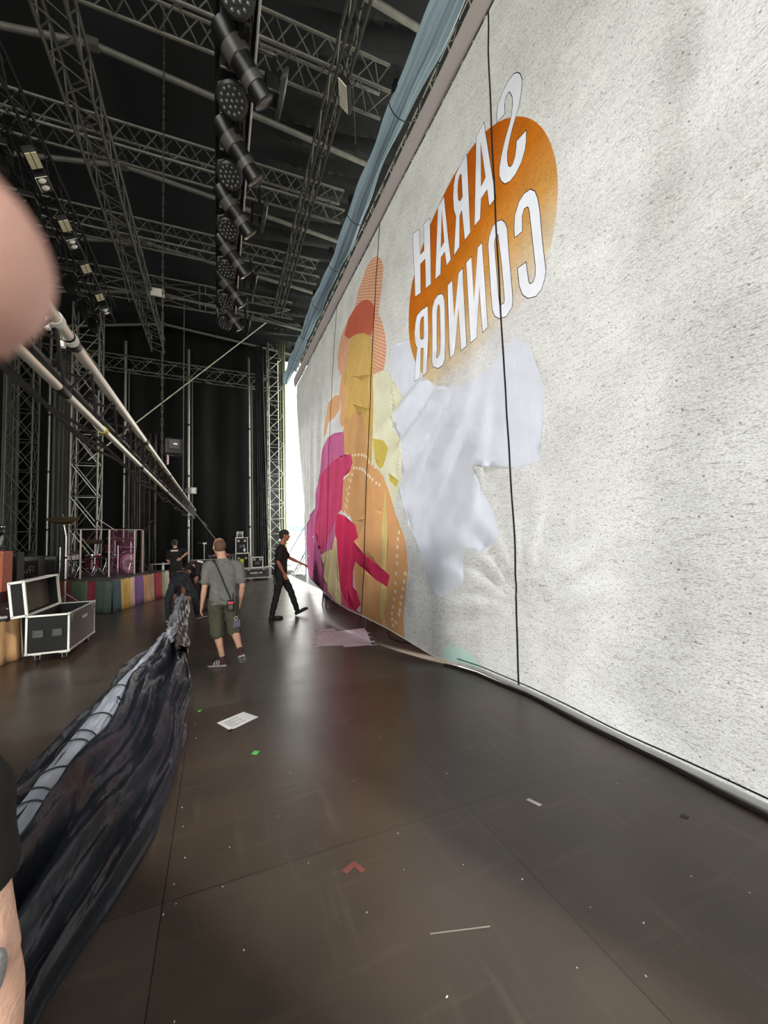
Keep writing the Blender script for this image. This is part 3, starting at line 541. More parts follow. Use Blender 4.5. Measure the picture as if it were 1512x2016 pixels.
# blue-grey swag of cloth bundled along the front truss
def swag(a, b):
    y = 2.6 + 15.6 * a; th = -0.55 * PI + 1.45 * PI * b
    k = 1 + 0.12 * math.sin(y * 1.7) + 0.08 * math.sin(y * 4.3 + 1); rr = 0.21 * k
    fold = 0.020 * math.sin(th * 7 + 0.9 * math.sin(y * 1.1) + y * 0.5) + 0.012 * math.sin(th * 15 + y * 1.7)
    rr += fold
    return (2.90 - 0.02 * math.sin(y * 1.2) - rr * 0.85 * math.cos(th - 0.3), y, 8.90 - 0.05 * math.sin(y * 0.8) + 1.0 * rr * math.sin(th - 0.3))
t = empty('cloth_swag', 'blue grey shiny cloth bundled in a long roll along the top of the banner', 'drape', (2.98, 10, 8.6))
MB().grid(swag, 260, 40).build('cloth', gauze('blue_grey_satin', (166, 186, 200), 'plain', 0.5, 0.26), t)
for y in (5.6, 8.0, 9.7, 11.6, 13.6, 15.4):
    MB().tube([(2.90 - .26 * math.cos(q), y + .02 * q, 8.90 + .28 * math.sin(q)) for q in [i * PI / 8 for i in range(17)]], 0.008, 5).build('tie', M_BLACKPLASTIC, t)
    MB().box((2.72, y, 9.08), (.10, .12, .12)).build('clamp', M_BLACKMETAL, t)

# moving lamps on the lamp bar
def moving_lamp(name, label, y, kind, pan, tilt, group):
    t = empty(name, label, 'stage lamp', (.18, y, 7.0), 0, group)
    def L(p): return V((.18, y, 7.0)) + V(p)
    MB().box(L((0, 0, -.10)), (.30, .24, .15)).build('base', M_BLACKPLASTIC, t, bevel=.02)
    for s in (-1, 1): MB().tube([L((s * .08, 0, -.02)), L((s * .08, 0, .06))], .025, 8).build('clamp', M_DARKALU, t)
    d = V((math.sin(tilt) * math.cos(pan), math.sin(tilt) * math.sin(pan), -math.cos(tilt))); ax = d.cross(V((0, 0, 1))); ax = ax.normalized() if ax.length > .1 else V((1, 0, 0))
    piv = L((0, 0, -.36))
    for s in (-1, 1): MB().tube([L((0, 0, -.17)) + ax * (s * .05), L((0, 0, -.20)) + ax * (s * .16), piv + ax * (s * .17)], [.03, .035, .04], 8).build('yoke_arm', M_BLACKPLASTIC, t)
    if kind == 'spot':
        g = mat('grey_lamp_band', (78, 78, 76), 0.4, 0.2)
        b = MB().lathe(piv, d, [(-.24, .05), (-.23, .11), (-.12, .125), (.0, .125), (.14, .11), (.33, .10), (.45, .115), (.46, .10)], 18).build('lamp_head', M_BLACKPLASTIC, t)
        MB().lathe(piv, d, [(-.07, .120), (-.06, .130), (.06, .130), (.07, .120)], 18).build('grey_band', g, b); MB().lathe(piv, d, [(.21, .10), (.215, .112), (.30, .110), (.305, .10)], 18).build('grey_band', g, b)
        MB().lathe(piv, d, [(.455, .0), (.458, .092), (.466, .08), (.470, .0)], 18).build('lens', mat('dark_lens', (70, 78, 84), 0.08, 0, 0.05, spec=1.0), b)
    else:
        g = mat('worn_grey_lamp_body', (36, 36, 36), 0.4, 0.1)
        b = MB().lathe(piv, d, [(-.14, .03), (-.13, .10), (-.05, .15), (.05, .165), (.10, .165), (.12, .14)], 20).build('lamp_head', g, t)
        MB().lathe(piv, d, [(.10, .0), (.105, .15), (.115, .14), (.118, .0)], 20).build('lens_plate', M_BLACKPLASTIC, b)
        x, yv, _ = frame(d); q = MB()
        for rr, nn in ((0, 1), (.055, 6), (.11, 12)):
            for k in range(nn): q.ell(piv + d * .118 + x * (rr * math.cos(2 * PI * k / nn)) + yv * (rr * math.sin(2 * PI * k / nn)), .02, .02, .02, n=8, m=5)
        q.build('led_lenses', mat('bright_lenses', (96, 100, 104), 0.06, 0.4, 0.05), b)
    return t
ys = [3.55, 4.02, 4.5, 5.02, 5.5, 6.02, 6.5, 7.02, 7.5, 8.0, 8.55, 8.95, 9.45]
words = ['first', 'second', 'third', 'fourth', 'fifth', 'sixth', 'seventh', 'eighth']
ns = nw = 0
for i, y in enumerate(ys):
    if i % 2 == 1:
        moving_lamp('spot_lamp', f'{words[ns]} long banded spot lamp from the camera on the overhead bar', y, 'spot', 0.35, 0.75, 'spot lamps on the overhead bar'); ns += 1
    else:
        moving_lamp('wash_lamp', f'{words[nw]} round wash lamp with lens dots from the camera on the overhead bar', y, 'wash', -1.9, 0.55, 'wash lamps on the overhead bar'); nw += 1
# flat round lamps on outriggers at the right of the bar
for i, (y, lab) in enumerate(((4.25, 'nearest flat dish lamp on an outrigger right of the lamp bar'), (6.05, 'second flat dish lamp on an outrigger right of the lamp bar'), (7.75, 'third flat dish lamp on an outrigger right of the lamp bar'), (9.45, 'furthest flat dish lamp on an outrigger right of the lamp bar'))):
    t = empty('dish_lamp', lab, 'stage lamp', (.40, y, 7.0), 0, 'dish lamps on outriggers')
    MB().tube([(.38, y, 7.04), (.62, y, 7.04)], .022, 8).build('outrigger', M_DARKALU, t); MB().tube([(.60, y, 7.08), (.60, y, 6.75)], .02, 8).build('yoke', M_BLACKMETAL, t)
    MB().box((.56, y, 6.62), (.16, .2, .22)).build('housing', M_BLACKPLASTIC, t, bevel=.02)
    MB().lathe((.64, y, 6.62), (1, 0.08, -.12), [(-.03, .03), (0, .20), (.03, .235), (.045, .235), (.04, .20), (.015, .02)], 22).build('dish', mat('dish_metal', (170, 172, 170), 0.25, 0.9), t)

# blinders on the left lamp truss
M_PANEL = mat('cream_reflector', (214, 208, 176), 0.35, 0.1, 0.1)
g1, g2 = 'striped blinder panels on the left truss', 'two-lamp blinders on the left truss'
for i, (y, lab) in enumerate(((8.33, 'nearest cream striped blinder panel on the upper left lamp truss'), (9.9, 'second cream blinder panel from the camera on the left lamp truss'), (11.35, 'third cream blinder panel from the camera on the left lamp truss'), (12.6, 'furthest cream blinder panel on the left lamp truss'))):
    t = empty('blinder_panel', lab, 'stage lamp', (-2.93, y, 8.40), 0, g1)
    R = Matrix.Rotation(-0.5, 3, 'Y') @ Matrix.Rotation(0.15, 3, 'X')
    MB().box((-2.93, y, 8.40), (.20, .42, .10), R).build('housing', M_BLACKMETAL, t, bevel=.008)
    for k in (-1, 1): MB().box(V((-2.93, y, 8.40)) + R @ V((k * .048, 0, -.055)), (.082, .38, .02), R).build('reflector', M_PANEL, t)
    MB().tube([(-2.93, y - .22, 8.42), (-2.98, y - .22, 8.62)], .012, 6).build('bracket', M_BLACKMETAL, t)
for i, (y, lab) in enumerate(((8.82, 'nearest two-lamp blinder on the left lamp truss'), (10.45, 'second two-lamp blinder on the left lamp truss'), (13.3, 'furthest two-lamp blinder at the end of the left lamp truss'))):
    t = empty('twin_blinder', lab, 'stage lamp', (-2.94, y, 8.36), 0, g2)
    R = Matrix.Rotation(-0.5, 3, 'Y') @ Matrix.Rotation(0.15, 3, 'X')
    MB().box((-2.94, y, 8.38), (.19, .40, .10), R).build('housing', M_BLACKMETAL, t, bevel=.01)
    q = MB(); n = [V((x * .095, yy * .2, -.055)) for x, yy in ((-1, -1), (1, -1), (1, 1), (-1, 1), (-1, -1))]
    q.tube([V((-2.94, y, 8.38)) + R @ p for p in n], .008, 5).build('rim', M_ALU, t)
    for k in (-1, 1): MB().ell(V((-2.94, y, 8.38)) + R @ V((0, k * .10, -.05)), .07, .07, .035, R).build('bulb', mat('bulb_glass', (240, 240, 235), 0.15, 0.1, 0.03), t)
# dark moving heads hanging under the left truss (behind the finger)
for i, y in enumerate((7.0, 8.2, 9.3, 10.4, 11.6, 12.7, 13.6)):
    t = empty('hanging_lamp', ['nearest', 'second', 'third', 'fourth', 'fifth', 'sixth', 'furthest'][i] + ' dark moving lamp hanging under the left lamp truss', 'stage lamp', (-3.3, y, 8.4), 0, 'dark lamps under the left truss')
    MB().box((-3.3, y, 8.35), (.28, .24, .14)).build('base', M_BLACKPLASTIC, t, bevel=.02)
    MB().lathe((-3.3, y, 8.02), (.25, -.4, -.8), [(-.2, .05), (-.18, .11), (.1, .12), (.24, .10), (.25, .03)], 14).build('lamp_head', M_BLACKPLASTIC, t)
    for s in (-1, 1): MB().tube([(-3.3 + s * .05, y, 8.3), (-3.3 + s * .15, y, 8.2), (-3.3 + s * .15, y, 8.02)], .03, 6).build('yoke_arm', M_BLACKPLASTIC, t)
# flood lamp and white panel lamp
t = empty('flood_lamp', 'small white flood lamp clamped to the fourth roof truss', 'lamp', (-1.70, 13.7, 9.25))
MB().box((-1.70, 13.75, 9.42), (.42, .16, .26), Matrix.Rotation(.5, 3, 'X')).build('housing', M_ALU, t, bevel=.015)
MB().box((-1.70, 13.655, 9.37), (.33, .02, .20), Matrix.Rotation(.5, 3, 'X')).build('glass', M_WHITE, t)
MB().tube([(-1.93, 13.78, 9.42), (-1.93, 13.95, 9.60), (-1.47, 13.95, 9.60), (-1.47, 13.78, 9.42)], .012, 6).build('bracket', M_BLACKMETAL, t)
t = empty('panel_lamp', 'white rectangular panel lamp under the long truss near the banner', 'lamp', (1.86, 5.65, 8.4))
R = Matrix.Rotation(-.35, 3, 'Z') @ Matrix.Rotation(0.9, 3, 'Y')
MB().box((1.86, 5.65, 8.62), (.22, .44, .07), R).build('housing', M_BLACKMETAL, t); MB().box(V((1.86, 5.65, 8.62)) + R @ V((-.0, 0, -.042)), (.19, .40, .012), R).build('diffuser', mat('white_diffuser', (236, 234, 224), 0.5), t)
MB().tube([(1.86, 5.65, 8.66), (1.92, 5.66, 8.91)], .015, 6).build('bracket', M_BLACKMETAL, t)

# lowered backdrop truss on the left, lit along its tubes
M_TUBE = mat('clean_aluminium_tube', (225, 223, 208), 0.30, 0.55, 0.08)
t = empty('lowered_truss', 'long shiny aluminium truss lowered to head height, running away from the finger', 'truss', (-.71, 2.0, 2.5))
A, B, Cc = (-.71, 2.82), (-.745, 2.55), (-.90, 2.79)
seg = [1.2, 2.55, 4.9, 7.3, 9.7, 12.1, 14.3, 15.7]
for (x, z), rr in ((A, .030), (B, .022), (Cc, .02)):
    for k in range(len(seg) - 1): MB().tube([(x, seg[k] + .03, z), (x, seg[k + 1] - .03, z)], rr, 12).build('chord', M_TUBE if (x, z) != Cc else M_DARKALU, t)
    for y in seg[1:-1]: MB().tube([(x, y - .09, z), (x, y - .06, z), (x, y + .06, z), (x, y + .09, z)], [rr * .8, rr * 1.15, rr * 1.15, rr * .8], 10).build('coupler', M_BLACKMETAL, t)
for P, Q in ((A, B), (B, Cc), (Cc, A)):
    q = MB(); y = 1.4; f = 0
    while y < 15.4:
        a, b = (P, Q) if f else (Q, P); q.tube([(a[0], y, a[1]), (b[0], y + .3, b[1])], .009, 5); y += .3; f = 1 - f
    q.build('lattice', M_BLACKMETAL, t)
wt = mat('white_tape', (228, 226, 220), 0.7)
for y in (2.32, 2.52):
    MB().tube([(-.71, y - .025, 2.82), (-.71, y + .025, 2.82)], .036, 12).build('tape_wrap', wt, t, label='white tape wrap'); MB().box((-.74, y, 2.785), (.02, .03, .03)).build('tape_end', wt, t)
MB().tube([(-.745, 3.35, 2.55), (-.745, 3.40, 2.55)], .027, 10).build('tape_wrap', mat('yellow_tape', (190, 176, 70), 0.6), t, label='yellow tape wrap')
for q0, dz in ((.05, .0), (.09, .03), (.03, -.03)):
    MB().tube([(-.80 - q0 * .3, y, 2.52 + dz + .03 * math.sin(y * 3 + q0 * 40) - .04) for y in [1.5 + .3 * i for i in range(46)]], .011, 5).build('cable', M_RUBBER, t)
# things hung on the lowered truss
tb = empty('box_light', 'small black box light clamped on top of the lowered truss', 'lamp', (-.60, 6.5, 2.85))
MB().box((-.60, 6.55, 3.12), (.22, .20, .24), Matrix.Rotation(.2, 3, 'Z')).build('housing', M_BLACKPLASTIC, tb, bevel=.02); MB().box((-.565, 6.44, 3.14), (.13, .02, .13), Matrix.Rotation(.2, 3, 'Z')).build('face_plate', mat('dark_grey_plate', (66, 60, 62), 0.4), tb)
MB().tube([(-.66, 6.52, 2.86), (-.66, 6.52, 3.04)], .02, 8).build('clamp', M_CHROME, tb); MB().box((-.55, 6.42, 3.14), (.05, .02, .02)).build('badge', M_WHITE, tb)
tb = empty('small_work_light', 'small white work light clamped on the pole at the far end of the lowered truss', 'lamp', (-1.0, 19.9, 3.7))
MB().box((-1.0, 19.8, 3.98), (.30, .18, .30)).build('housing', mat('grey_plastic', (150, 152, 150), 0.5), tb, bevel=.02); MB().box((-.97, 19.7, 3.98), (.16, .02, .22)).build('glass', M_WHITE, tb); MB().box((-1.2, 19.9, 3.98), (.25, .14, .2)).build('clamp', M_BLACKMETAL, tb)

# chains, ropes and wires
def line(name, label, pts, r, m, cat='rope', group=None): return MB().tube(pts, r, 6).build(name, m, label=label, cat=cat, group=group)
M_ROPE = mat('grey_steel_wire', (128, 128, 122), 0.45, 0.6); M_CHAIN = mat('steel_chain', (110, 110, 106), 0.4, 0.8)
def chain(name, label, x, y, z0, z1):
    q = MB(); n = int((z1 - z0) / .11)
    for i in range(n):
        z = z0 + i * .11; w = .011
        dx, dy = (w, 0) if i % 2 else (0, w)
        q.tube([(x + dx, y + dy, z - .02), (x + dx, y + dy, z + .11), (x - dx, y - dy, z + .11), (x - dx, y - dy, z - .02), (x + dx, y + dy, z - .02)], .006, 4)
    return q.build(name, M_CHAIN, label=label, cat='chain')
chain('hoist_chain', 'thin hoist chain hanging from the roof left of the lamp bar', -.82, 7.3, 2.86, 11.1)
line('steel_wire', 'steel wire hanging straight down in front of the back drape', [(-1.02, 14.4, 2.83), (-.99, 14.4, 9.6)], .014, M_ROPE)
line('steel_wire', 'diagonal bright rope rising from the lowered truss to the roof', [(-4.2, 17.0, 4.68), (-2.80, 17.0, 6.09), (1.98, 17.05, 10.86)], .022, mat('pale_rope', (186, 184, 168), 0.6))
line('steel_wire', 'taut diagonal line running down to the right below the lowered truss end', [(-2.75, 19.0, 6.0), (-.85, 19.0, 2.9), (1.15, 19.0, .03)], .03, mat('dark_strap', (84, 86, 84), 0.6))
line('steel_wire', 'second faint diagonal wire below the lowered truss', [(-4.0, 19.6, 5.9), (-.4, 19.6, 2.4)], .015, M_ROPE)
line('steel_wire', 'rigid short tube slanting under the third roof truss', [(-2.45, 11.9, 9.6), (-2.1, 11.9, 8.0)], .018, M_DARKALU)
line('steel_wire', 'rigid long tube slanting beside the ridge truss', [(-1.85, 12.1, 9.6), (-1.70, 12.1, 8.0)], .018, M_DARKALU)
line('steel_wire', 'thin black line hanging from the roof near the blue cloth swag', [(2.35, 6.6, 7.0 + 1.9), (2.3, 6.6, 11.0)], .008, M_ROPE)

# ------------------------------------------------------------------ risers with painted striped skirts
STRIPES = [(120, 60, 52), (98, 112, 92), (140, 46, 62), (84, 96, 88), (70, 96, 98), (214, 180, 92), (226, 200, 180), (122, 92, 140), (216, 168, 118), (214, 196, 168), (178, 74, 84), (176, 190, 150), (220, 205, 190), (104, 128, 140), (190, 120, 90), (96, 90, 84)]
def stripe_mat(i):
    c = STRIPES[i % len(STRIPES)]
    return mat('skirt_stripe_%d' % (i % len(STRIPES)), c, 0.85, 0, 0.28, 5, 0.3, 14, (1, 1, 0.22))
def riser(name, label, poly, h, first=0, face=(), sw=0.45, topcol=(72, 66, 60)):
    cx = sum(p[0] for p in poly) / len(poly); cy = sum(p[1] for p in poly) / len(poly)
    t = empty(name, label, 'riser', (cx, cy, 0))
    MB().prism(poly, h - .05, h).build('deck', mat('riser_deck', topcol, 0.6, 0, 0.2), t, smooth=False)
    inn = [(cx + (x - cx) * .96, cy + (y - cy) * .96) for x, y in poly]
    MB().prism(inn, 0.0, h - .05).build('frame', M_BLACKPLASTIC, t, smooth=False)
    k = first
    for i in face:
        a, b = V(poly[i]), V(poly[(i + 1) % len(poly)]); L = (b - a).length; n = max(1, int(L / sw)); d = (b - a) / L; nr = V((d.y, -d.x)); s = 0.0
        ws = [1 + .45 * math.sin(j * 2.3 + first) for j in range(n)]; tot = sum(ws)
        for j in range(n):
            w = L * ws[j] / tot; p0 = s
            def fn(u, v, p0=p0, w=w, j=j):
                q = a + d * (p0 + w * u); o = 0.018 * math.sin((p0 + w * u) * 22) * (1 - v * .7) + 0.03 * (1 - v)
                return (q.x + nr.x * o, q.y + nr.y * o, 0.004 + (h - .03) * v)
            MB().grid(fn, 12, 5).build('skirt_stripe', stripe_mat(k), t, solid=0.006); k += 1; s += w
    return t
riser('stage_riser', 'high drum riser with a painted striped skirt and pale rim', [(-3.84, 13.15), (-2.46, 12.18), (-1.45, 15.2), (-3.6, 16.3), (-6.6, 15.4), (-6.4, 13.6)], .83, 0, (0, 1), .34)
riser('stage_riser', 'dark low riser under the amplifiers at far left', [(-5.6, 11.3), (-4.0, 10.9), (-3.9, 12.9), (-6.0, 13.3)], .80, 13, (0, 1), .4, (100, 92, 78))
riser('stage_riser', 'striped low riser cut by the left edge, holding clamps', [(-5.2, 7.3), (-3.0, 7.72), (-2.86, 8.15), (-3.25, 10.3), (-5.4, 10.3)], .66, 2, (0, 1, 2), .34, (110, 100, 84))
t = riser('step_platform', 'small low striped platform under the tall cymbal stand', [(-3.75, 11.35), (-3.0, 11.6), (-3.02, 12.25), (-3.75, 12.3)], .25, 9, (0, 1), .3)

# ------------------------------------------------------------------ open flight case
def flight_box(t, c, size, panel, name='body', edge=None, open_top=False, wall=.02):
    """hollow or closed case shell with aluminium edges and ball corners, in local axes around c (base centre)"""
    edge = edge or M_EDGEALU; c = V(c); sx, sy, sz = size; hx, hy = sx / 2, sy / 2
    if open_top:
        q = MB(); q.bb(c + V((-hx, -hy, 0)), c + V((hx, hy, wall)))
        q.bb(c + V((-hx, -hy, 0)), c + V((-hx + wall, hy, sz))); q.bb(c + V((hx - wall, -hy, 0)), c + V((hx, hy, sz)))
        q.bb(c + V((-hx, -hy, 0)), c + V((hx, -hy + wall, sz))); q.bb(c + V((-hx, hy - wall, 0)), c + V((hx, hy, sz)))
    else: q = MB().bb(c + V((-hx, -hy, 0)), c + V((hx, hy, sz)))
    b = q.build(name, panel, t, smooth=False)
    e = MB(); w = min(.028, sz * .12)
    for ix in (-1, 1):
        for iy in (-1, 1): e.box(c + V((ix * hx, iy * hy, sz / 2)), (w, w, sz))
        for z in (0, sz): e.box(c + V((ix * hx, 0, z)), (w, sy, w))
    for iy in (-1, 1):
        for z in (0, sz): e.box(c + V((0, iy * hy, z)), (sx, w, w))
    e.build('edge_profile', edge, b, smooth=False, bevel=.003)
    for ix in (-1, 1):
        for iy in (-1, 1):
            for z in (0, sz): MB().ell(c + V((ix * hx, iy * hy, z)), w * 1.0, w * 1.0, w * 1.0, n=8, m=5).build('ball_corner', edge, b)
    return b
M_EDGEALU = mat('bright_case_edge', (214, 214, 206), 0.4, 0.35, 0.1)
M_CASE = mat('black_laminate', (26, 25, 24), 0.6, 0, 0.15, 4, spec=0.25); M_CASEG = mat('grey_brown_laminate', (92, 88, 78), 0.45, 0, 0.12, 3); M_CASEIN = mat('case_lining', (78, 74, 62), 0.9, 0, 0.15, 5)
def handle(t, c, nx, ny, w=.17, h=.11):      # recessed butterfly handle on a face with normal (nx, ny)
    c = V(c); tx = V((-ny, nx, 0)); n = V((nx, ny, 0)); R = Matrix((tx, n, V((0, 0, 1)))).transposed()
    hb = MB().box(c, (w, .012, h), R).build('handle_dish', mat('dark_steel', (72, 72, 72), 0.4, 0.8), t)
    q = MB(); P = [c + n * .012 + R @ V((a * w / 2, 0, b * h / 2)) for a, b in ((-1, -1), (1, -1), (1, 1), (-1, 1), (-1, -1))]; q.tube(P, .006, 5); q.build('rim', M_ALU, hb)
    MB().tube([c + n * .012 + R @ V((-w * .36, 0, h * .22)), c + n * .03 + R @ V((0, 0, h * .16)), c + n * .012 + R @ V((w * .36, 0, h * .22))], .008, 6).build('grip', M_ALU, hb)
def castor(t, c, r=.05):
    c = V(c); b = MB().box(c + V((0, 0, 2 * r + .015)), (.1, .1, .015)).build('castor_plate', M_ALU, t)
    for s in (-1, 1): MB().box(c + V((s * .028, .01, r * 1.4)), (.006, .05, r * 1.3)).build('fork', M_ALU, b)
    MB().lathe(c + V((-.02, 0, r)), (1, 0, 0), [(0, r * .6), (0.004, r), (.036, r), (.04, r * .6)], 14).build('wheel', M_RUBBER, b)
t = empty('flight_case', 'open black flight case with silver edges and raised lid on castors', 'flight case', (-2.34, 8.28, 0), 0)
X0, X1, Y0, Y1, Z0, Z1 = -2.60, -2.09, 7.62, 8.98, .15, .70
b = flight_box(t, ((X0 + X1) / 2, (Y0 + Y1) / 2, Z0), (X1 - X0, Y1 - Y0, Z1 - Z0), [M_CASE], 'case_body', open_top=True)
MB().box((X1 + .003, (Y0 + Y1) / 2, (Z0 + Z1) / 2), (.006, Y1 - Y0 - .05, Z1 - Z0 - .05)).build('side_panel', M_CASEG, t, smooth=False, label='grey brown side panel')
for x in (X0 + .14, X1 - .14): handle(t, (x, Y0 - .004, .44), 0, -1, .125, .10)
for y in (Y0 + .12, Y1 - .12):
    q = MB().box((X1 + .012, y, Z1 - .08), (.02, .09, .12)).build('latch', M_ALU, t, bevel=.006); MB().box((X1 + .025, y, Z1 - .07), (.012, .03, .06)).build('latch_key', M_DARKALU, q)
MB().box((X1 + .008, (Y0 + Y1) / 2 + .1, Z1 - .16), (.004, .26, .045)).build('name_strip', M_WHITE, t, label='pale name strip')
for x in (X0 + .1, X1 - .08):
    for y in (Y0 + .12, Y1 - .12): castor(t, (x, y, 0))
# lid stands up from the left long edge, leaning back slightly
lid = empty('lid', None, None, (0, 0, 0)); lid.parent = t; lid.location = (0, 0, 0); ORIG[lid.name] = ORIG[t.name]
A = Matrix.Rotation(-0.10, 3, 'Y'); piv = V((X0, (Y0 + Y1) / 2, Z1 + .02)); D = .17; Hh = .50; Ly = Y1 - Y0
def lb(q, a, bq):
    a, bq = V(a), V(bq); q.box(piv + A @ ((a + bq) / 2), [abs(k) for k in (bq - a)], A)
q = MB(); lb(q, (-D, -Ly / 2, 0), (-D + .015, Ly / 2, Hh)); lb(q, (-D, -Ly / 2, 0), (0, Ly / 2, .015)); lb(q, (-D, -Ly / 2, Hh - .015), (0, Ly / 2, Hh)); lb(q, (-D, -Ly / 2, 0), (0, -Ly / 2 + .015, Hh)); lb(q, (-D, Ly / 2 - .015, 0), (0, Ly / 2, Hh))
bpy.data.objects.remove(lid)
lid = q.build('lid', M_CASE, t, smooth=False)
q = MB(); lb(q, (-D + .015, -Ly / 2 + .015, .015), (-D + .025, Ly / 2 - .015, Hh - .015)); q.build('lining', M_CASEIN, lid, smooth=False)
q = MB(); w = .016
for x in (-D, 0):
    for z in (0, Hh): lb(q, (x - w, -Ly / 2 - w / 2, z - w), (x + w, Ly / 2 + w / 2, z + w))
    for y in (-Ly / 2, Ly / 2): lb(q, (x - w, y - w, 0), (x + w, y + w, Hh))
for y in (-Ly / 2, Ly / 2):
    for z in (0, Hh): lb(q, (-D, y - w, z - w), (0, y + w, z + w))
q.build('edge_profile', M_EDGEALU, lid, smooth=False)
MB().tube([(X0, Y0 + .1, Z1 + .01), (X0, Y1 - .1, Z1 + .01)], .016, 8).build('hinge', M_CHROME, lid)

# clamps lying on the cut-off riser at the left edge
t0 = None
for i, (x, y, lab) in enumerate(((-3.02, 8.02, 'chrome pipe clamp nearest the open case on the striped riser'), (-3.22, 8.1, 'chrome pipe clamp left of the nearest clamp on the striped riser'), (-3.36, 8.35, 'chrome pipe clamp lying behind two others on the striped riser'), (-3.0, 8.42, 'chrome pipe clamp behind the open case lid'))):
    t = empty('pipe_clamp', lab, 'clamp', (x, y, .66), 0, 'clamps lying on the left riser')
    MB().tube([(x + .07 * math.cos(a), y, .735 + .07 * math.sin(a)) for a in [i * PI / 8 for i in range(13)]], .016, 6).build('jaw', M_CHROME, t)
    MB().box((x, y, .672), (.12, .08, .024)).build('foot', M_CHROME, t); MB().tube([(x + .05, y - .06, .70), (x + .05, y + .10, .74)], .012, 6).build('bolt', M_CHROME, t)
t = empty('gear_case', 'small black case lying on the left edge riser', 'case', (-3.5, 7.85, .66)); flight_box(t, (-3.55, 7.85, .66), (.5, .18, .07), M_CASE)

# ------------------------------------------------------------------ amplifiers, orange cabinet, floor lamp at far left
def cabinet(name, label, c, size, m, grille=None, feet=True, cat='amplifier'):
    c = V(c); sx, sy, sz = size; t = empty(name, label, cat, tuple(c))
    MB().bb(c + V((-sx / 2, -sy / 2, .03)), c + V((sx / 2, sy / 2, sz))).build('body', m, t, bevel=.015)
    if grille: MB().box(c + V((0, -sy / 2 - .004, sz * .46)), (sx * .86, .012, sz * .74)).build('grille', grille, t)
    MB().box(c + V((0, -sy / 2 - .006, sz * .92)), (sx * .86, .012, sz * .08)).build('control_strip', M_DARKALU, t)
    for k in range(5): MB().tube([c + V((-sx * .3 + k * sx * .15, -sy / 2 - .01, sz * .92)), c + V((-sx * .3 + k * sx * .15, -sy / 2 - .03, sz * .92))], .012, 8).build('knob', M_BLACKPLASTIC, t)
    MB().tube([c + V((-.1, 0, sz)), c + V((-.08, 0, sz + .03)), c + V((.08, 0, sz + .03)), c + V((.1, 0, sz))], .01, 6).build('strap_handle', M_BLACKPLASTIC, t)
    for ix in (-1, 1):
        for iy in (-1, 1): MB().tube([c + V((ix * sx * .42, iy * sy * .4, 0)), c + V((ix * sx * .42, iy * sy * .4, .03))], .02, 8).build('foot', M_RUBBER, t)
    return t
M_GRILLE = mat('black_grille_cloth', (30, 30, 30), 0.95, 0, 0.3, 40)
cabinet('flight_case', 'black case under the orange cabinet at the left edge', (-4.12, 9.98, .66), (.5, .4, .20), M_CASE, None, cat='flight case')
t = cabinet('speaker_cabinet', 'orange brown speaker cabinet cut by the left picture edge', (-4.0, 10.0, .86), (.56, .4, .80), mat('orange_tolex', (176, 92, 62), 0.6, 0, 0.12, 8))
cabinet('amplifier', 'plain black amplifier right of the orange cabinet', (-4.10, 11.12, .80), (.36, .36, .82), mat('charcoal_tolex', (38, 40, 38), 0.7, 0, 0.15), None)
t = cabinet('amplifier', 'black amplifier with pale scribbled badge right of the plain one', (-4.14, 12.25, .80), (.46, .36, .70), M_BLACKPLASTIC, M_GRILLE)
q = MB(); P = []
for k in range(40):
    a = k / 39; P.append((-4.28 + .28 * a + .02 * math.sin(a * 30), 12.06, 1.13 + .04 * math.sin(a * 24) + .02 * a))
q.tube(P, .006, 5); q.tube([(-4.05 + .05 * math.cos(a), 12.06, 1.22 + .04 * math.sin(a)) for a in [i * .45 for i in range(13)]], .006, 5); q.build('script_badge', mat('grey_script', (150, 150, 148), 0.4, 0.5), t, label='pale scribbled badge')
cabinet('amplifier', 'narrow dark amplifier beside the drum riser', (-4.2, 13.75, .83), (.36, .36, .62), mat('dark_grey_box', (48, 46, 46), 0.6), M_GRILLE)
# robotic floor lamp standing on the orange cabinet
t = empty('floor_lamp', 'black moving stage lamp standing on top of the orange cabinet', 'stage lamp', (-3.98, 10.0, 1.70))
MB().box((-3.98, 10.0, 1.735), (.3, .3, .07)).build('base', M_BLACKPLASTIC, t, bevel=.02)
for s in (-1, 1): MB().tube([(-3.98 + s * .13, 10, 1.77), (-3.98 + s * .16, 10, 1.9), (-3.98 + s * .15, 10, 1.98)], .028, 8).build('yoke_arm', mat('grey_yoke', (120, 120, 118), 0.45), t)
b = MB().lathe((-3.98, 10, 1.96), (.75, -.25, .62), [(-.2, .04), (-.18, .10), (.05, .12), (.20, .10), (.22, .06)], 16).build('lamp_head', M_BLACKPLASTIC, t)
MB().ell((-3.80, 9.94, 2.12), .045, .045, .03).build('lens', M_CHROME, b)
t = empty('cable_coil', 'tangle of small pale fittings on the amplifier', 'fitting', (-4.12, 12.2, 1.5))
for k in range(6): MB().tube([(-4.12 + .09 * math.cos(a + k), 12.2 + .09 * math.sin(a + k * .5), 1.515 + .02 * k + .01 * math.sin(a * 3)) for a in [i * .5 for i in range(14)]], .011, 6).build('loop', M_BLACKPLASTIC if k % 2 else M_DARKALU, t)

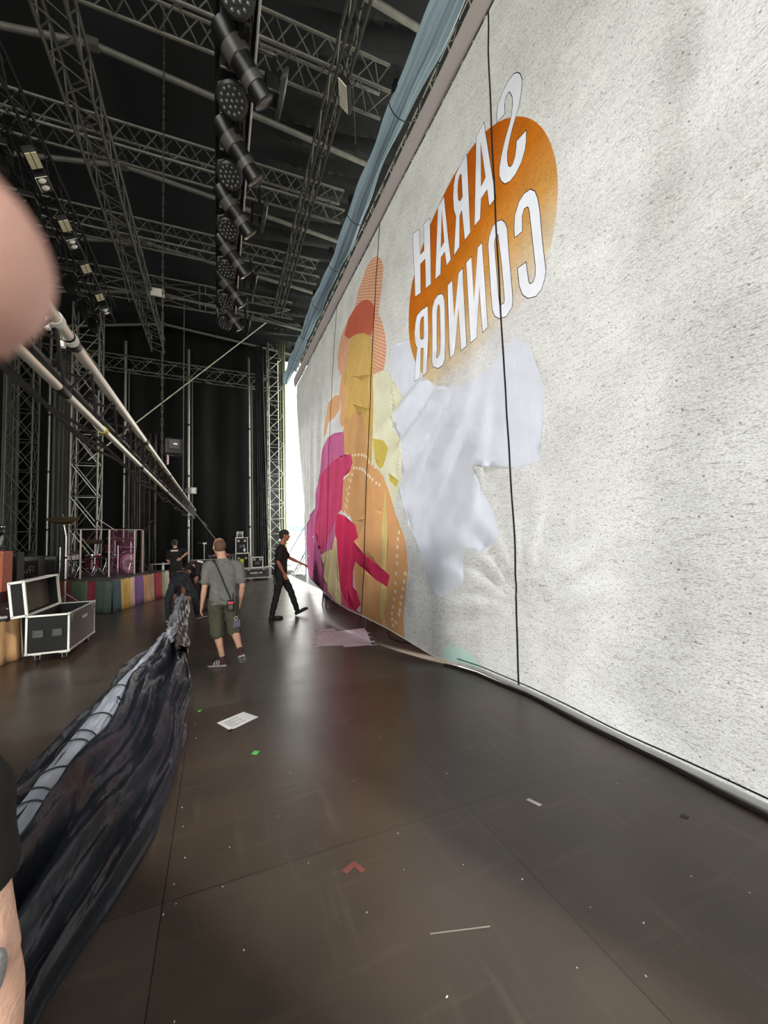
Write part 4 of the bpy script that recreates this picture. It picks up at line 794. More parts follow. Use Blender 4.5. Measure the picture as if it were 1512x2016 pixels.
# ------------------------------------------------------------------ drum kit behind a clear shield
H = .83
def stand(name, label, base, top, cat='stand', legs=3, r=.014, spread=.32, m=M_CHROME, group=None):
    base, top = V(base), V(top); t = empty(name, label, cat, tuple(base), 0, group)
    MB().tube([base + V((0, 0, .05)), base + V((0, 0, max(.3, (top.z - base.z) * .55)))], r * 1.25, 10).build('lower_tube', m, t)
    MB().tube([base + V((0, 0, .25)), base + V((0, 0, (top.z - base.z) * .8)), top], r * .8, 10).build('upper_tube', m, t)
    for z in (.3, .55): MB().tube([base + V((0, 0, (top.z - base.z) * z)), base + V((0, 0, (top.z - base.z) * z + .05))], r * 2, 8).build('clamp', M_BLACKMETAL, t)
    for k in range(legs):
        a = k * 2 * PI / legs + .4; e = base + V((spread * math.cos(a), spread * math.sin(a), .015))
        g = MB().tube([base + V((0, 0, .34)), e], r * .75, 8).build('leg', m, t); MB().tube([base + V((0, 0, .10)), base + (e - base) * .5 + V((0, 0, .17))], r * .6, 6).build('leg_brace', m, g); MB().ell(e, .02, .02, .015, n=8, m=5).build('rubber_foot', M_RUBBER, g)
    return t
M_BRASS = mat('old_bronze_cymbal', (140, 122, 90), 0.35, 0.8, 0.25, 5); M_SHELL = mat('wine_red_shell', (96, 34, 52), 0.25, 0, 0.15, 4, coat=.5); M_HEAD = mat('drum_head', (222, 218, 212), 0.5, 0, 0.06)
def cymbal(t, c, r, tilt=(0, 0, 1), m=M_BRASS):
    MB().lathe(c, tilt, [(-.045, r), (-.043, r), (-.012, r * .45), (.0, r * .2), (.022, r * .14), (.03, .012), (.028, .012), (-.005, r * .2), (-.018, r * .45)], 28).build('cymbal', m, t)
    MB().tube([V(c) + V((0, 0, .02)), V(c) + V((0, 0, .07))], .01, 6).build('wing_nut', M_CHROME, t)
t = stand('cymbal_stand', 'tall chrome stand carrying one big dark cymbal, behind the open case', (-3.35, 11.9, .25), (-3.42, 11.9, 2.36), 'cymbal stand', spread=.38, r=.02)
cymbal(t, (-3.42, 11.9, 2.40), .33, (.05, -.25, 1)); MB().lathe((-3.40, 11.9, 2.26), (.05, -.25, 1), [(0, .02), (.01, .20), (.02, .20), (.03, .02)], 20).build('second_cymbal', M_BRASS, t)
def drum(name, label, c, axis, r, d, m, group=None, cat='drum', lugs=8, heads=M_HEAD):
    t = empty(name, label, cat, tuple(V(c)), 0, group); c = V(c); x, y, ax = frame(axis)
    MB().lathe(c, axis, [(0, r * .99), (0.002, r), (d, r), (d + .001, r * .99)], 28).build('shell', m, t)
    for h in (0.0, d): MB().lathe(c, axis, [(h - .015, r), (h - .015, r * 1.04), (h + .015, r * 1.04), (h + .015, r)], 28).build('hoop', M_CHROME, t)
    for h, s in ((-.002, -1), (d + .002, 1)): MB().lathe(c, axis, [(h, 0.001), (h, r * .985), (h + .001 * s, r * .98), (h + .001 * s, .001)], 28).build('drum_head', heads, t)
    for k in range(lugs):
        a = k * 2 * PI / lugs; p = c + x * (r * 1.01 * math.cos(a)) + y * (r * 1.01 * math.sin(a)); MB().tube([p + ax * (d * .15), p + ax * (d * .85)], .009, 6).build('lug', M_CHROME, t)
    return t
bd = drum('bass_drum', 'wine red bass drum with white logo head lying behind the clear shield', (-2.75, 14.75, H + .30), (.62, -.72, 0), .29, .42, M_SHELL)
# white oval with the lettering on the front head
ctr = V((-2.75, 14.75, H + .30)) + V((.62, -.72, 0)).normalized() * .432; xx = V((.72, .62, 0)).normalized(); zz = V((0, 0, 1)); nn = V((.62, -.72, 0)).normalized()
R = Matrix((xx, zz, nn)).transposed()
MB().prism([(.215 * math.cos(a), .235 * math.sin(a)) for a in [k * PI / 16 for k in range(32)]], 0, .004, Matrix.Translation(ctr) @ R.to_4x4()).build('logo_oval', M_HEAD, bd, label='white oval front head')
def text_mesh(s, size, name, m, parent, M4, ext=.002):
    cu = bpy.data.curves.new(name, 'FONT'); cu.body = s; cu.size = size; cu.extrude = ext; cu.align_x = 'CENTER'; cu.align_y = 'CENTER'; cu.resolution_u = 3
    ob = bpy.data.objects.new(name, cu); col.objects.link(ob); me = bpy.data.meshes.new_from_object(ob.evaluated_get(bpy.context.evaluated_depsgraph_get()))
    bpy.data.objects.remove(ob); q = MB(); vs = [M4 @ v.co for v in me.vertices]; q.add(vs, [tuple(p.vertices) for p in me.polygons]); bpy.data.meshes.remove(me)
    return q.build(name, m, parent, smooth=False)
M_INK = mat('black_print', (30, 28, 30), 0.6)
for s, dz in (('SARAH', .055), ('CONNOR', -.055)):
    text_mesh(s, .135, 'lettering', M_INK, bd, Matrix.Translation(ctr + nn * .006 + zz * dz) @ (R @ Matrix.Diagonal((.78, 1.0, 1))).to_4x4())
drum('rack_tom', 'small wine red tom mounted above the bass drum on the left', (-3.05, 14.55, H + .70), (.1, -.25, 1), .15, .2, M_SHELL, 'toms above the bass drum')
drum('rack_tom', 'small wine red tom mounted above the bass drum on the right', (-2.62, 14.75, H + .70), (.1, -.25, 1), .16, .2, M_SHELL, 'toms above the bass drum')
drum('floor_tom', 'deep wine red floor tom on the riser left of the bass drum', (-3.35, 14.2, H + .22), (0, 0, 1), .2, .38, M_SHELL)
drum('snare_drum', 'white snare drum on a stand left of the clear shield', (-3.78, 13.9, H + .50), (.05, -.12, 1), .17, .15, M_HEAD)
stand('snare_stand', 'short chrome stand under the white snare drum', (-3.78, 13.9, H), (-3.78, 13.9, H + .49), legs=3, spread=.22)
for bx, by, hz, r, lab in ((-3.2, 13.75, .98, .22, 'left cymbal on a chrome stand behind the shield'), (-2.45, 14.45, 1.02, .20, 'right cymbal on a chrome stand behind the shield'), (-2.95, 14.9, 1.06, .23, 'rear cymbal on a chrome stand behind the shield')):
    t = stand('cymbal_stand', lab, (bx, by, H), (bx, by, H + hz), 'cymbal stand', group='cymbal stands behind the shield', spread=.25); cymbal(t, (bx, by, H + hz + .04), r, (.15, -.3, 1))
t = stand('hi_hat_stand', 'hi-hat pair on a chrome stand between snare and floor tom', (-3.5, 13.55, H), (-3.5, 13.55, H + .75), 'cymbal stand'); cymbal(t, (-3.5, 13.55, H + .76), .17); cymbal(t, (-3.5, 13.55, H + .72), .17)
t = empty('drum_rack', 'chrome rail of the drum rack running behind the shield', 'rack', (-3.0, 14.2, H))
MB().tube([(-3.95, 13.55, H + .47), (-3.0, 13.85, H + .50), (-2.7, 14.0, H + .50)], .018, 8).build('rail', M_CHROME, t); MB().tube([(-2.75, 14.05, H + .80), (-2.25, 14.7, H + .78)], .018, 8).build('rail', M_CHROME, t)
for x, y in ((-3.95, 13.55), (-2.7, 14.0), (-2.25, 14.7)): MB().tube([(x, y, H), (x, y, H + .85)], .018, 8).build('upright', M_CHROME, t)
t = stand('drum_stool', 'round black drum stool behind the drum kit', (-3.2, 15.0, H), (-3.2, 15.0, H + .45), 'stool'); MB().lathe((-3.2, 15.0, H + .45), (0, 0, 1), [(0, .05), (.01, .16), (.06, .17), (.08, .1), (.081, .01)], 20).build('seat', M_BLACKPLASTIC, t)
for i, (x, y, lab, dx) in enumerate(((-2.85, 14.15, 'boom microphone stand rising above the clear shield', -.35), (-3.62, 13.3, 'microphone boom stand left of the clear shield', -.32), (-2.25, 15.0, 'boom microphone stand right behind the shield', .3))):
    t = stand('microphone_stand', lab, (x, y, H), (x, y, H + 1.30), 'microphone stand', m=M_DARKALU, spread=.25)
    MB().tube([(x + .1, y, H + 1.27), (x + dx, y - .05, H + 1.62)], .010, 6).build('boom', M_WHITE if i == 0 else M_DARKALU, t); MB().lathe((x + dx, y - .05, H + 1.62), (dx, 0, -.3), [(0, .012), (.1, .02), (.14, .022), (.16, .01)], 8).build('microphone', M_BLACKPLASTIC, t)
def glass_mat():
    m = bpy.data.materials.new('clear_acrylic'); m.use_nodes = True; n, l = m.node_tree.nodes, m.node_tree.links
    n.remove(n['Principled BSDF']); tp = n.new('ShaderNodeBsdfTransparent'); tp.inputs[0].default_value = (.95, .93, .94, 1); gl = n.new('ShaderNodeBsdfGlossy'); gl.inputs['Roughness'].default_value = .03
    fr = n.new('ShaderNodeFresnel'); fr.inputs[0].default_value = 1.28; mx = n.new('ShaderNodeMixShader'); l.new(fr.outputs[0], mx.inputs[0]); l.new(tp.outputs[0], mx.inputs[1]); l.new(gl.outputs[0], mx.inputs[2]); l.new(mx.outputs[0], n['Material Output'].inputs[0])
    return m
M_GLASS = glass_mat(); M_EDGE = mat('pale_acrylic_edge', (206, 190, 178), 0.3, 0, 0.05)
t = empty('drum_shield', 'clear acrylic drum shield of folding panels standing on the riser edge', 'shield', (-2.75, 13.25, H))
SP = [(-3.37, 13.12), (-2.76, 13.28), (-2.27, 13.98), (-2.13, 14.45)]
for k in range(3):
    a, b = V(SP[k] + (0,)), V(SP[k + 1] + (0,)); d = (b - a); L = d.length; d.normalize(); R = Matrix((d, V((-d.y, d.x, 0)), V((0, 0, 1)))).transposed(); c = (a + b) / 2 + V((0, 0, H + .66))
    MB().box(c, (L - .05, .012, 1.28), R).build('panel', M_GLASS, t, smooth=False); MB().box(c + V((0, 0, .645)), (L - .05, .016, .012), R).build('panel_edge', M_EDGE, t, smooth=False)
for k, (x, y) in enumerate(SP): MB().box((x, y, H + .65), (.035, .035, 1.30)).build('hinge_strip', M_EDGE, t, smooth=False)

# ------------------------------------------------------------------ gear at the back
def road_case(name, label, c, size, m=M_CASE, castors=True, badge=None, group=None):
    c = V(c); t = empty(name, label, 'flight case', tuple(c), 0, group); z = .12 if castors else 0
    flight_box(t, c + V((0, 0, z)), size, m, 'case_body')
    if castors:
        for ix in (-1, 1):
            for iy in (-1, 1): castor(t, c + V((ix * (size[0] / 2 - .1), iy * (size[1] / 2 - .1), 0)), .045)
    for ix in (-.28, .28): MB().box(c + V((ix * size[0], -size[1] / 2 - .008, z + size[2] * .8)), (.09, .02, .1)).build('latch', M_ALU, t)
    handle(t, c + V((0, -size[1] / 2 - .006, z + size[2] * .45)), 0, -1)
    if badge: MB().box(c + V(badge[0]) + V((0, -size[1] / 2 - .010, z)), badge[1]).build('label_plate', badge[2], t)
    return t
t = road_case('flight_case', 'long low flight case lying near the tower, the lowest of the back cases', (1.53, 18.45, 0), (1.08, .5, .42), mat('silver_trimmed_black', (60, 60, 58), 0.4, 0.2))
MB().box((1.53, 18.185, .34), (.76, .012, .2)).build('black_panel', M_BLACKPLASTIC, t)
MB().box((1.53, 18.185, .52), (1.06, .012, .05)).build('silver_band', M_ALU, t)
# pale illegible stencil strip
q = MB()
for k, w in enumerate((.045, .03, .04, .03, .05, .035, .04, .0, .03, .04, .035)):
    if w: q.box((1.30 + k * .045, 18.176, .33), (w * .75, .004, .06))
q.build('stencil_marks', M_WHITE, t, smooth=False)
road_case('flight_case', 'square flight case with a yellow label in the back stack', (1.02, 19.42, 0), (.56, .5, 1.02), badge=((-.02, 0, .62), (.16, .008, .34), mat('yellow_label', (214, 226, 60), 0.6)))
t = road_case('flight_case', 'upper flight case on the stack, with a bottle standing in front', (1.0, 19.42, 1.16), (.48, .45, .68), castors=False)
t = road_case('gear_case', 'tiny white edged case on top of the back stack', (.93, 19.42, 1.86), (.24, .3, .24), castors=False)
road_case('flight_case', 'small flight case standing on the long low case by the tower', (1.58, 18.45, .56), (.44, .4, .42), castors=False)
def bottle(c, label, cap=(230, 230, 230), r=.035, h=.26, body=(150, 190, 190)):
    t = empty('bottle', label, 'bottle', c); c = V(c)
    MB().lathe(c, (0, 0, 1), [(0, r * .8), (.005, r), (h * .65, r), (h * .8, r * .45), (h * .93, r * .4)], 14).build('body', mat('bottle_%d' % body[0], body, 0.15, 0, 0.05), t)
    MB().lathe(c + V((0, 0, h * .93)), (0, 0, 1), [(0, r * .45), (.02, r * .45), (.021, .001)], 10).build('cap', mat('cap_%d' % cap[0], cap, 0.5), t)
    MB().lathe(c, (0, 0, 1), [(h * .25, r * 1.01), (h * .25 + .001, r * 1.03), (h * .5, r * 1.03), (h * .5 + .001, r * 1.01)], 14).build('paper_label', M_WHITE, t)
bottle((-1.62, 14.9, H), 'water bottle standing on the riser edge behind the striped skirt', body=(190, 200, 200))
bottle((1.10, 19.19, 1.15), 'teal bottle on the yellow-labelled case', r=.05, h=.38, body=(60, 120, 124))
# keyboard rig
t = empty('keyboard_stand', 'keyboard on an x-stand behind the bending workers', 'keyboard', (-.35, 16.2, 0))
MB().box((-.35, 16.2, 1.02), (1.15, .34, .10)).build('keyboard', M_BLACKPLASTIC, t, bevel=.01); MB().box((-.35, 16.05, 1.075), (1.05, .14, .012)).build('white_keys', M_WHITE, t)
for s in (-1, 1): MB().tube([(-.35 - s * .38, 16.2 + s * .05, .02), (-.35 + s * .38, 16.2 + s * .05, .97)], .02, 8).build('leg', M_ALU, t)
t = empty('keyboard_stand', 'second dark keyboard with red lit strip right of the microphone stand', 'keyboard', (.15, 17.3, 0))
MB().box((.15, 17.3, 1.15), (1.0, .34, .12)).build('keyboard', M_BLACKPLASTIC, t, bevel=.01); MB().box((.15, 17.125, 1.19), (.6, .012, .05)).build('red_strip', mat('red_panel', (196, 60, 78), 0.4), t)
for s in (-1, 1): MB().tube([(.15 + s * .4, 17.3, 0), (.15 + s * .4, 17.3, 1.1)], .022, 8).build('leg', M_ALU, t)
t = stand('microphone_stand', 'white topped microphone stand behind the man in the grey shirt', (-.42, 15.2, 0), (-.42, 15.2, 1.62), 'microphone stand', m=mat('satin_steel', (190, 190, 186), 0.35, 0.7)); MB().box((-.40, 15.2, 1.66), (.12, .05, .06)).build('clip', M_WHITE, t); MB().tube([(-.42, 15.2, 1.64), (-.62, 15.15, 1.70)], .012, 6).build('boom', M_DARKALU, t)
t = empty('table', 'low equipment rack table with pale rails behind the riser', 'table', (-1.75, 16.4, 0))
MB().box((-1.75, 16.4, .98), (.9, .5, .03)).build('table_top', M_ALU, t)
for x in (-2.15, -1.35):
    for y in (16.2, 16.6): MB().tube([(x, y, 0), (x, y, .97)], .018, 8).build('leg', M_ALU, t)
for z in (.35, .62): MB().tube([(-2.15, 16.2, z), (-1.35, 16.2, z)], .014, 8).build('crossbar', M_ALU, t)
drum('practice_snare', 'pale snare drum on a stand right of the man at the back', (-.98, 14.9, .78), (0, -.1, 1), .17, .14, M_HEAD); stand('snare_stand', 'chrome stand under the pale snare beside the man at the back', (-.98, 14.9, 0), (-.98, 14.9, .77), spread=.22)
cabinet('amplifier', 'black monitor box on the floor behind the crouching worker', (-.35, 14.0, 0), (.5, .4, .55), M_BLACKPLASTIC, M_GRILLE)
cabinet('amplifier', 'black cabinet with grille right of the man at the back', (-.75, 15.8, 0), (.6, .4, .85), M_BLACKPLASTIC, M_GRILLE)

# ------------------------------------------------------------------ things lying on the stage floor
def sheet(name, label, poly, m, h=.0012, cat='paper', z=0.001, group=None):
    return MB().prism(poly, z, z + h).build(name, m, smooth=False, label=label, cat=cat, group=group)
M_PAPER = mat('white_paper', (232, 230, 226), 0.7, 0, 0.04)
t = empty('set_list', 'white printed paper sheet lying on the dark floor', 'paper', (.18, 4.31, 0))
MB().prism([(-.01, 4.34), (.105, 4.12), (.37, 4.30), (.24, 4.49)], .001, .003).build('sheet', M_PAPER, t, smooth=False)
q = MB(); a, bq, cq = V((-.01, 4.34, .0035)), V((.105, 4.12, .0035)), V((.24, 4.49, .0035))
for i in range(9):
    f = .15 + .08 * i; L = .35 + .4 * abs(math.sin(i * 2.1)); p0 = a + (cq - a) * (.12 + .0 * f) + (bq - a) * (1 - f); p1 = p0 + (cq - a) * L * .8; q.tube([p0, p1], .0028, 4)
q.build('print_lines', mat('grey_print', (120, 120, 120), 0.7), t); MB().prism([(.075, 4.10), (.11, 4.09), (.135, 4.135), (.105, 4.145)], .001, .004).build('tape_strip', M_RUBBER, t, label='black tape strip')
PK = mat('pink_lit_paper', (214, 190, 206), 0.6, 0, 0.10, 3, 0.3, 10); WT = mat('pale_tape', (226, 214, 214), 0.6)
t = empty('taped_map', 'large taped paper sheet on the floor under the banner edge', 'paper', (2.0, 7.0, 0))
MB().prism([(1.72, 7.55), (2.10, 7.46), (2.62, 7.46), (2.30, 6.27), (1.86, 6.36), (1.88, 6.47), (1.47, 6.62)], .001, .003).build('sheet', PK, t, smooth=False)
MB().prism([(1.71, 7.79), (2.08, 7.73), (2.05, 7.50), (1.73, 7.57)], .002, .004).build('upper_sheet', PK, t, smooth=False)
for k in range(9): MB().box((1.60 + .11 * k, 6.62 + (.55 if k % 2 else .3), .0036), (.004, .5, .0006)).build('printed_line', mat('mauve_print', (150, 118, 140), 0.7), t)
for x, y in ((2.36, 6.45), (2.42, 6.75), (2.50, 7.05), (1.50, 6.75), (1.58, 7.1), (2.32, 6.24), (1.45, 6.58)): MB().box((x, y, .004), (.12, .035, .001)).build('tape_strip', WT, t)
sheet('floor_tape', 'small square of green tape on the floor beyond the printed sheet', [(.25, 3.60), (.29, 3.57), (.32, 3.62), (.28, 3.65)], mat('green_tape', (92, 190, 84), 0.6), cat='tape')
sheet('floor_tape', 'tiny green leaf of tape by the black cloth', [(-.20, 4.72), (-.17, 4.69), (-.15, 4.76)], mat('green_tape', (92, 190, 84), 0.6), cat='tape')
sheet('floor_tape', 'faded red corner mark of tape on the dark floor', [(.60, 2.175), (.68, 2.215), (.715, 2.13), (.69, 2.12), (.668, 2.172), (.615, 2.145)], mat('red_tape', (122, 66, 62), 0.7), cat='tape')
sheet('floor_tape', 'short strip of white tape on the grey panel near the banner', [(1.865, 2.225), (1.893, 2.23), (1.925, 2.145), (1.897, 2.14)], mat('white_floor_tape', (206, 200, 190), 0.6), cat='tape')
sheet('floor_tape', 'dark little rectangle outline stuck near the banner pipe', [(2.595, 1.72), (2.63, 1.73), (2.645, 1.695), (2.61, 1.685)], mat('dark_tape', (40, 38, 36), 0.6), cat='tape')
sheet('scratch_mark', 'long pale scratch across the near floor panels', [(.86, 1.693), (1.12, 1.616), (1.12, 1.609), (.86, 1.688)], mat('scratch_dust', (150, 144, 134), 0.8), h=.0006, cat='scratch')
M_CONF = mat('white_litter', (216, 212, 204), 0.6)
spots = [(-.21, 2.45), (-.19, 2.32), (-.24, 2.28), (-.17, 2.62), (-.2, 2.9), (-.22, 3.1), (.06, 2.6), (.1, 1.95), (.35, 2.75), (.9, 2.05), (.64, 1.9), (1.42, 1.75), (1.6, 1.5), (1.33, 1.33), (1.55, 1.2), (2.2, 1.42), (2.35, 1.25), (-.15, 1.78), (-.27, 1.72), (.5, 3.2), (.9, 2.9), (1.55, 2.7), (.15, 5.4), (.75, 5.6), (1.1, 4.7), (1.3, 3.4), (-.18, 4.1), (-.2, 4.4), (.05, 1.6), (.8, 1.45), (.98, 2.3), (.45, 2.3), (.02, 2.33), (1.2, 1.95), (1.75, 1.35), (2.55, 2.1)]
for i, (x, y) in enumerate(spots):
    a = rnd.uniform(0, PI); s = rnd.uniform(.0025, .005); R = Matrix.Rotation(a, 3, 'Z')
    MB().box((x, y, s * .3), (s * 2, s * .9, s * .6), R).build('litter_scrap', M_CONF, smooth=False, label='tiny pale scrap of litter on the dark floor panels', cat='litter', group='pale scraps littering the floor')
# low metal feet and cable under the lifted banner edge
for i, (x, y, lab) in enumerate(((2.66, 10.3, 'dark tilted floor lamp frame under the far part of the banner'), (2.72, 7.5, 'dark floor box standing behind the lifted banner edge'))):
    t = empty('floor_frame', lab, 'stage lamp', (x, y, 0))
    for dx in (-.15, .15):
        for dy in (-.18, .18): MB().tube([(x + dx, y + dy, 0), (x + dx * .8, y + dy * .9, .30)], .014, 6).build('leg', M_BLACKMETAL, t)
    MB().tube([(x - .12, y - .16, .3), (x + .12, y - .16, .3), (x + .12, y + .16, .3), (x - .12, y + .16, .3), (x - .12, y - .16, .3)], .014, 6).build('frame', M_BLACKMETAL, t)
    MB().box((x, y, .23), (.2, .26, .10)).build('housing', M_BLACKPLASTIC, t, bevel=.02)
t = empty('sun_screen', 'black screen added behind the lifted banner edge to block the sun', 'fence', (3.04, 8.5, 0))  # added sun blocker, keeps the floor beneath the banner edge dark
MB().bb((3.02, 4.95, .0), (3.05, 12.5, 1.6)).build('panel', M_BLACKPLASTIC, t, smooth=False)
for k in range(6): MB().tube([(3.08, 5.0 + k * 1.48, 0), (3.08, 5.0 + k * 1.48, 1.6)], .025, 6).build('post', M_BLACKMETAL, t)
line('cable_loop', 'black cable loop on the floor under the banner edge', [(2.85, 6.9, .012), (2.72, 6.5, .012), (2.76, 6.2, .012), (2.95, 5.95, .012), (3.1, 6.0, .012)], .012, M_RUBBER, 'cable')

# ------------------------------------------------------------------ long black cloth being gathered up
RN = [(1.0, -1.15, -.72, .26), (1.6, -1.17, -.66, .30), (2.0, -1.18, -.60, .31), (2.4, -1.19, -.47, .32), (2.9, -1.19, -.36, .33), (3.5, -1.18, -.30, .33), (4.1, -1.15, -.275, .33), (4.8, -1.11, -.28, .33), (5.5, -1.03, -.32, .34), (6.1, -.94, -.36, .34), (6.7, -.86, -.43, .33), (7.3, -.82, -.50, .30), (8.0, -.84, -.56, .27), (8.7, -.86, -.56, .27), (9.3, -.86, -.58, .32), (9.9, -.84, -.60, .42)]
RA = np.array(RN)
def mound(a, b):
    y = 1.0 + 8.9 * a; xl, xr, h = (float(np.interp(y, RA[:, 0], RA[:, k])) for k in (1, 2, 3)); w = (xr - xl) / 2; c = (xl + xr) / 2
    t = PI * (1 - b); twist = 0.0
    prof = abs(math.sin(t)) ** .62
    fold = .030 * math.sin(b * 26 + 1.5 * math.sin(y * .8) + y * .5) + .018 * math.sin(b * 47 + y * 1.3) + .012 * math.sin(b * 15 + y * 4.1) + .010 * math.sin(b * 80 - y * 2 + 2 * math.sin(y * 3))
    rn = lambda f1, f2, o: 1 - 2 * abs(mnoise.noise((b * f1 + o, y * f2 - o, o * 3)))
    sk = b + .04 * math.sin(y * 1.3)
    fold += .030 * rn(8, .35, 1.7) + .018 * rn(15, .7, 4.1) + .009 * rn(22, 2.4, 7.7) + .004 * rn(34, 6, 2.2) - .03
    fold *= min(1.0, 2.5 * w / .8) * min(1, prof * 1.6)
    k = 1 + fold / max(.12, w)
    x = c + math.cos(t) * w * (1 + .5 * fold / max(.12, w)) + .02 * math.sin(y * 3.1 + b * 4)
    if b > .99 or b < .01: x = c + math.cos(t) * w + .02 * math.sin(y * 5)
    return (x, y, max(.004, h * prof * (0.86 + .22 * math.sin(b * 3.0 + .7)) * k + fold * .6))
M_CLOTH = mat('black_crumpled_cloth', (30, 34, 43), 0.42, 0, 0.45, 2.6, 0.8, 9, (2.2, 0.8, 1), 0.55)
t = empty('stage_cloth', 'long heap of crumpled black cloth dragged along the floor towards the bending men', 'cloth', (-.75, 5.0, 0))
MB().grid(mound, 420, 150).build('folded_cloth', M_CLOTH, t)
M_SILV = mat('silver_lining', (178, 184, 196), 0.42, 0.15, 0.30, 5, 0.6, 12, (1.4, .5, 1))
SC = [(1.6, -.97, .26, .066), (2.5, -.955, .285, .06), (3.2, -.93, .30, .065), (4.0, -.91, .305, .06), (4.8, -.875, .31, .055), (5.6, -.80, .325, .05), (6.2, -.755, .33, .05), (6.9, -.68, .325, .06), (7.6, -.655, .30, .07), (8.3, -.68, .285, .085), (9.0, -.70, .31, .09), (9.6, -.71, .40, .08), (10.1, -.72, .52, .06)]
SA = np.array(SC)
def roll(a, b):
    y = 1.6 + 8.5 * a; cx, cz, r = (float(np.interp(y, SA[:, 0], SA[:, k])) for k in (1, 2, 3)); th = 2 * PI * b
    tw = max(0, (y - 5.8)) * .9; cr = .006 + .016 * min(1, max(0, (y - 5.2) / 2.0))
    r *= 1.22; rr = r + cr * math.sin(th * 4 + y * 2.3 + tw) + cr * .8 * math.sin(th * 9 - y * 6 + 2 * math.sin(y * 2)) + .4 * cr * math.sin(y * 17 + th * 3)
    return (cx + rr * math.cos(th) * 1.1, y, cz + rr * .8 * math.sin(th))
MB().grid(roll, 360, 36).build('silver_lining', M_SILV, t, label='silver grey rolled lining')
for k, y in enumerate((2.55, 2.75, 3.0, 3.22, 3.45, 3.75, 4.05, 4.6)):
    cx, cz, r = (float(np.interp(y, SA[:, 0], SA[:, j])) for j in (1, 2, 3)); r *= 1.22
    MB().tube([(cx + (r + .012) * 1.15 * math.cos(q), y + .10 * math.sin(q * .5 + k) * (1 if k % 2 else -1), cz + (r + .012) * .95 * math.sin(q)) for q in [-.5 + i * .28 for i in range(14)]], .006, 5).build('tie_cord', M_RUBBER, t)
MB().tube([(-.84, 4.42, .36), (-.82, 4.36, .38), (-.80, 4.30, .375), (-.79, 4.33, .36)], .006, 5).build('tie_cord', M_RUBBER, t)
def knot(a, b):                           # pinkish brown gathered tail of cloth
    y = 6.0 + 3.6 * a; th = 2 * PI * b; w = float(np.interp(y, [6.0, 6.6, 7.2, 8.2, 9.2, 9.6], [.06, .085, .07, .085, .095, .08])); cx = float(np.interp(y, [6.0, 6.6, 7.4, 8.2, 9.6], [-.42, -.47, -.55, -.60, -.64])); cz = float(np.interp(y, [6, 7, 8, 9, 9.6], [.33, .32, .27, .32, .45]))
    rr = w + .014 * math.sin(th * 5 + y * 5) + .010 * math.sin(th * 9 - y * 8)
    return (cx + rr * math.cos(th), y, cz + rr * math.sin(th))
MB().grid(knot, 120, 30).build('gathered_edge', mat('brownish_grey_satin', (98, 88, 84), 0.4, 0.05, 0.45, 5, 0.6, 14), t)

# ------------------------------------------------------------------ outside, seen through the bright gap
M_CONC = mat('pale_concrete', (196, 202, 200), 0.9, 0, 0.08, 0.4)
t = empty('grandstand', 'distant pale grandstand outside the bright gap', 'grandstand', (14, 66, -1.65))
for k in range(9): MB().bb((2, 60 + k * 1.3, -1.65), (34, 61.3 + k * 1.3, -.6 + k * .62)).build('terrace_step', M_CONC, t, smooth=False)
MB().bb((2, 72, -1.65), (34, 73, 6.2)).build('rear_wall', M_WHITE, t, smooth=False)
for k in range(9): MB().bb((3 + k * 3.6, 71.7, 3.9), (3.12 + k * 3.6, 71.9, 8.2)).build('roof_post', M_ALU, t)
MB().bb((2, 66, 8.0), (34, 73.5, 8.25)).build('roof_slab', M_ALU, t, smooth=False)
MB().bb((10.5, 65.6, 2.9), (14.2, 65.7, 3.7)).build('blue_board', mat('blue_board', (70, 80, 130), 0.6), t, smooth=False, label='small blue board')
t = empty('barrier', 'white low fence along the outer stage edge beyond the gap', 'fence', (4.6, 27, -1.65))
MB().bb((3.2, 27, -1.65), (9, 27.05, -.55)).build('fence_panel', mat('pale_green_fence', (150, 166, 152), 0.8), t, smooth=False)
for k in range(7): MB().tube([(3.2 + k * .95, 26.95, -1.65), (3.2 + k * .95, 26.95, .1)], .03, 6).build('post', M_DARKALU, t)
MB().tube([(3.2, 26.95, .08), (9, 26.95, .08)], .03, 6).build('top_rail', M_WHITE, t)
t = empty('scaffold', 'dark scaffold tubes standing outside next to the banner end', 'scaffold', (4.3, 22.5, -1.65))
for a, b_, r in (((4.42, 22, -1.65), (4.42, 22, 5.5), .05), ((3.55, 22, 1.0), (4.9, 22, 3.2), .035), ((3.35, 22.3, -.9), (4.55, 22.3, 1.15), .045), ((3.45, 22.4, -1.0), (4.65, 22.4, 1.05), .03), ((3.3, 22, .35), (5.2, 22, .35), .03), ((3.45, 22.4, -1.65), (3.45, 22.4, .35), .03)):
    MB().tube([a, b_], r, 8).build('tube', mat('dark_scaffold', (70, 76, 78), 0.6, 0.3), t)
t = empty('equipment_cart', 'dark equipment cart standing outside below the stage edge', 'cart', (4.35, 24.0, -1.65))
MB().bb((3.9, 23.7, -.95), (4.85, 24.3, -.35)).build('cart_body', M_BLACKPLASTIC, t, bevel=.03); MB().bb((4.0, 23.6, -.30), (4.6, 24.2, -.25)).build('tray', M_WHITE, t)
for x in (4.0, 4.75):
    for y in (23.8, 24.2): MB().lathe((x - .03, y, -1.45), (1, 0, 0), [(0, .1), (.01, .2), (.06, .2), (.07, .1)], 14).build('wheel', M_RUBBER, t); MB().tube([(x, y, -1.4), (x, y, -.9)], .03, 6).build('post', M_BLACKMETAL, t)
def skirtfn(a, b):
    y = 10.5 + 7.5 * a; return (3.62 + .03 * math.sin(y * 9) + .15 * b, y, -1.6 + 2.15 * b)
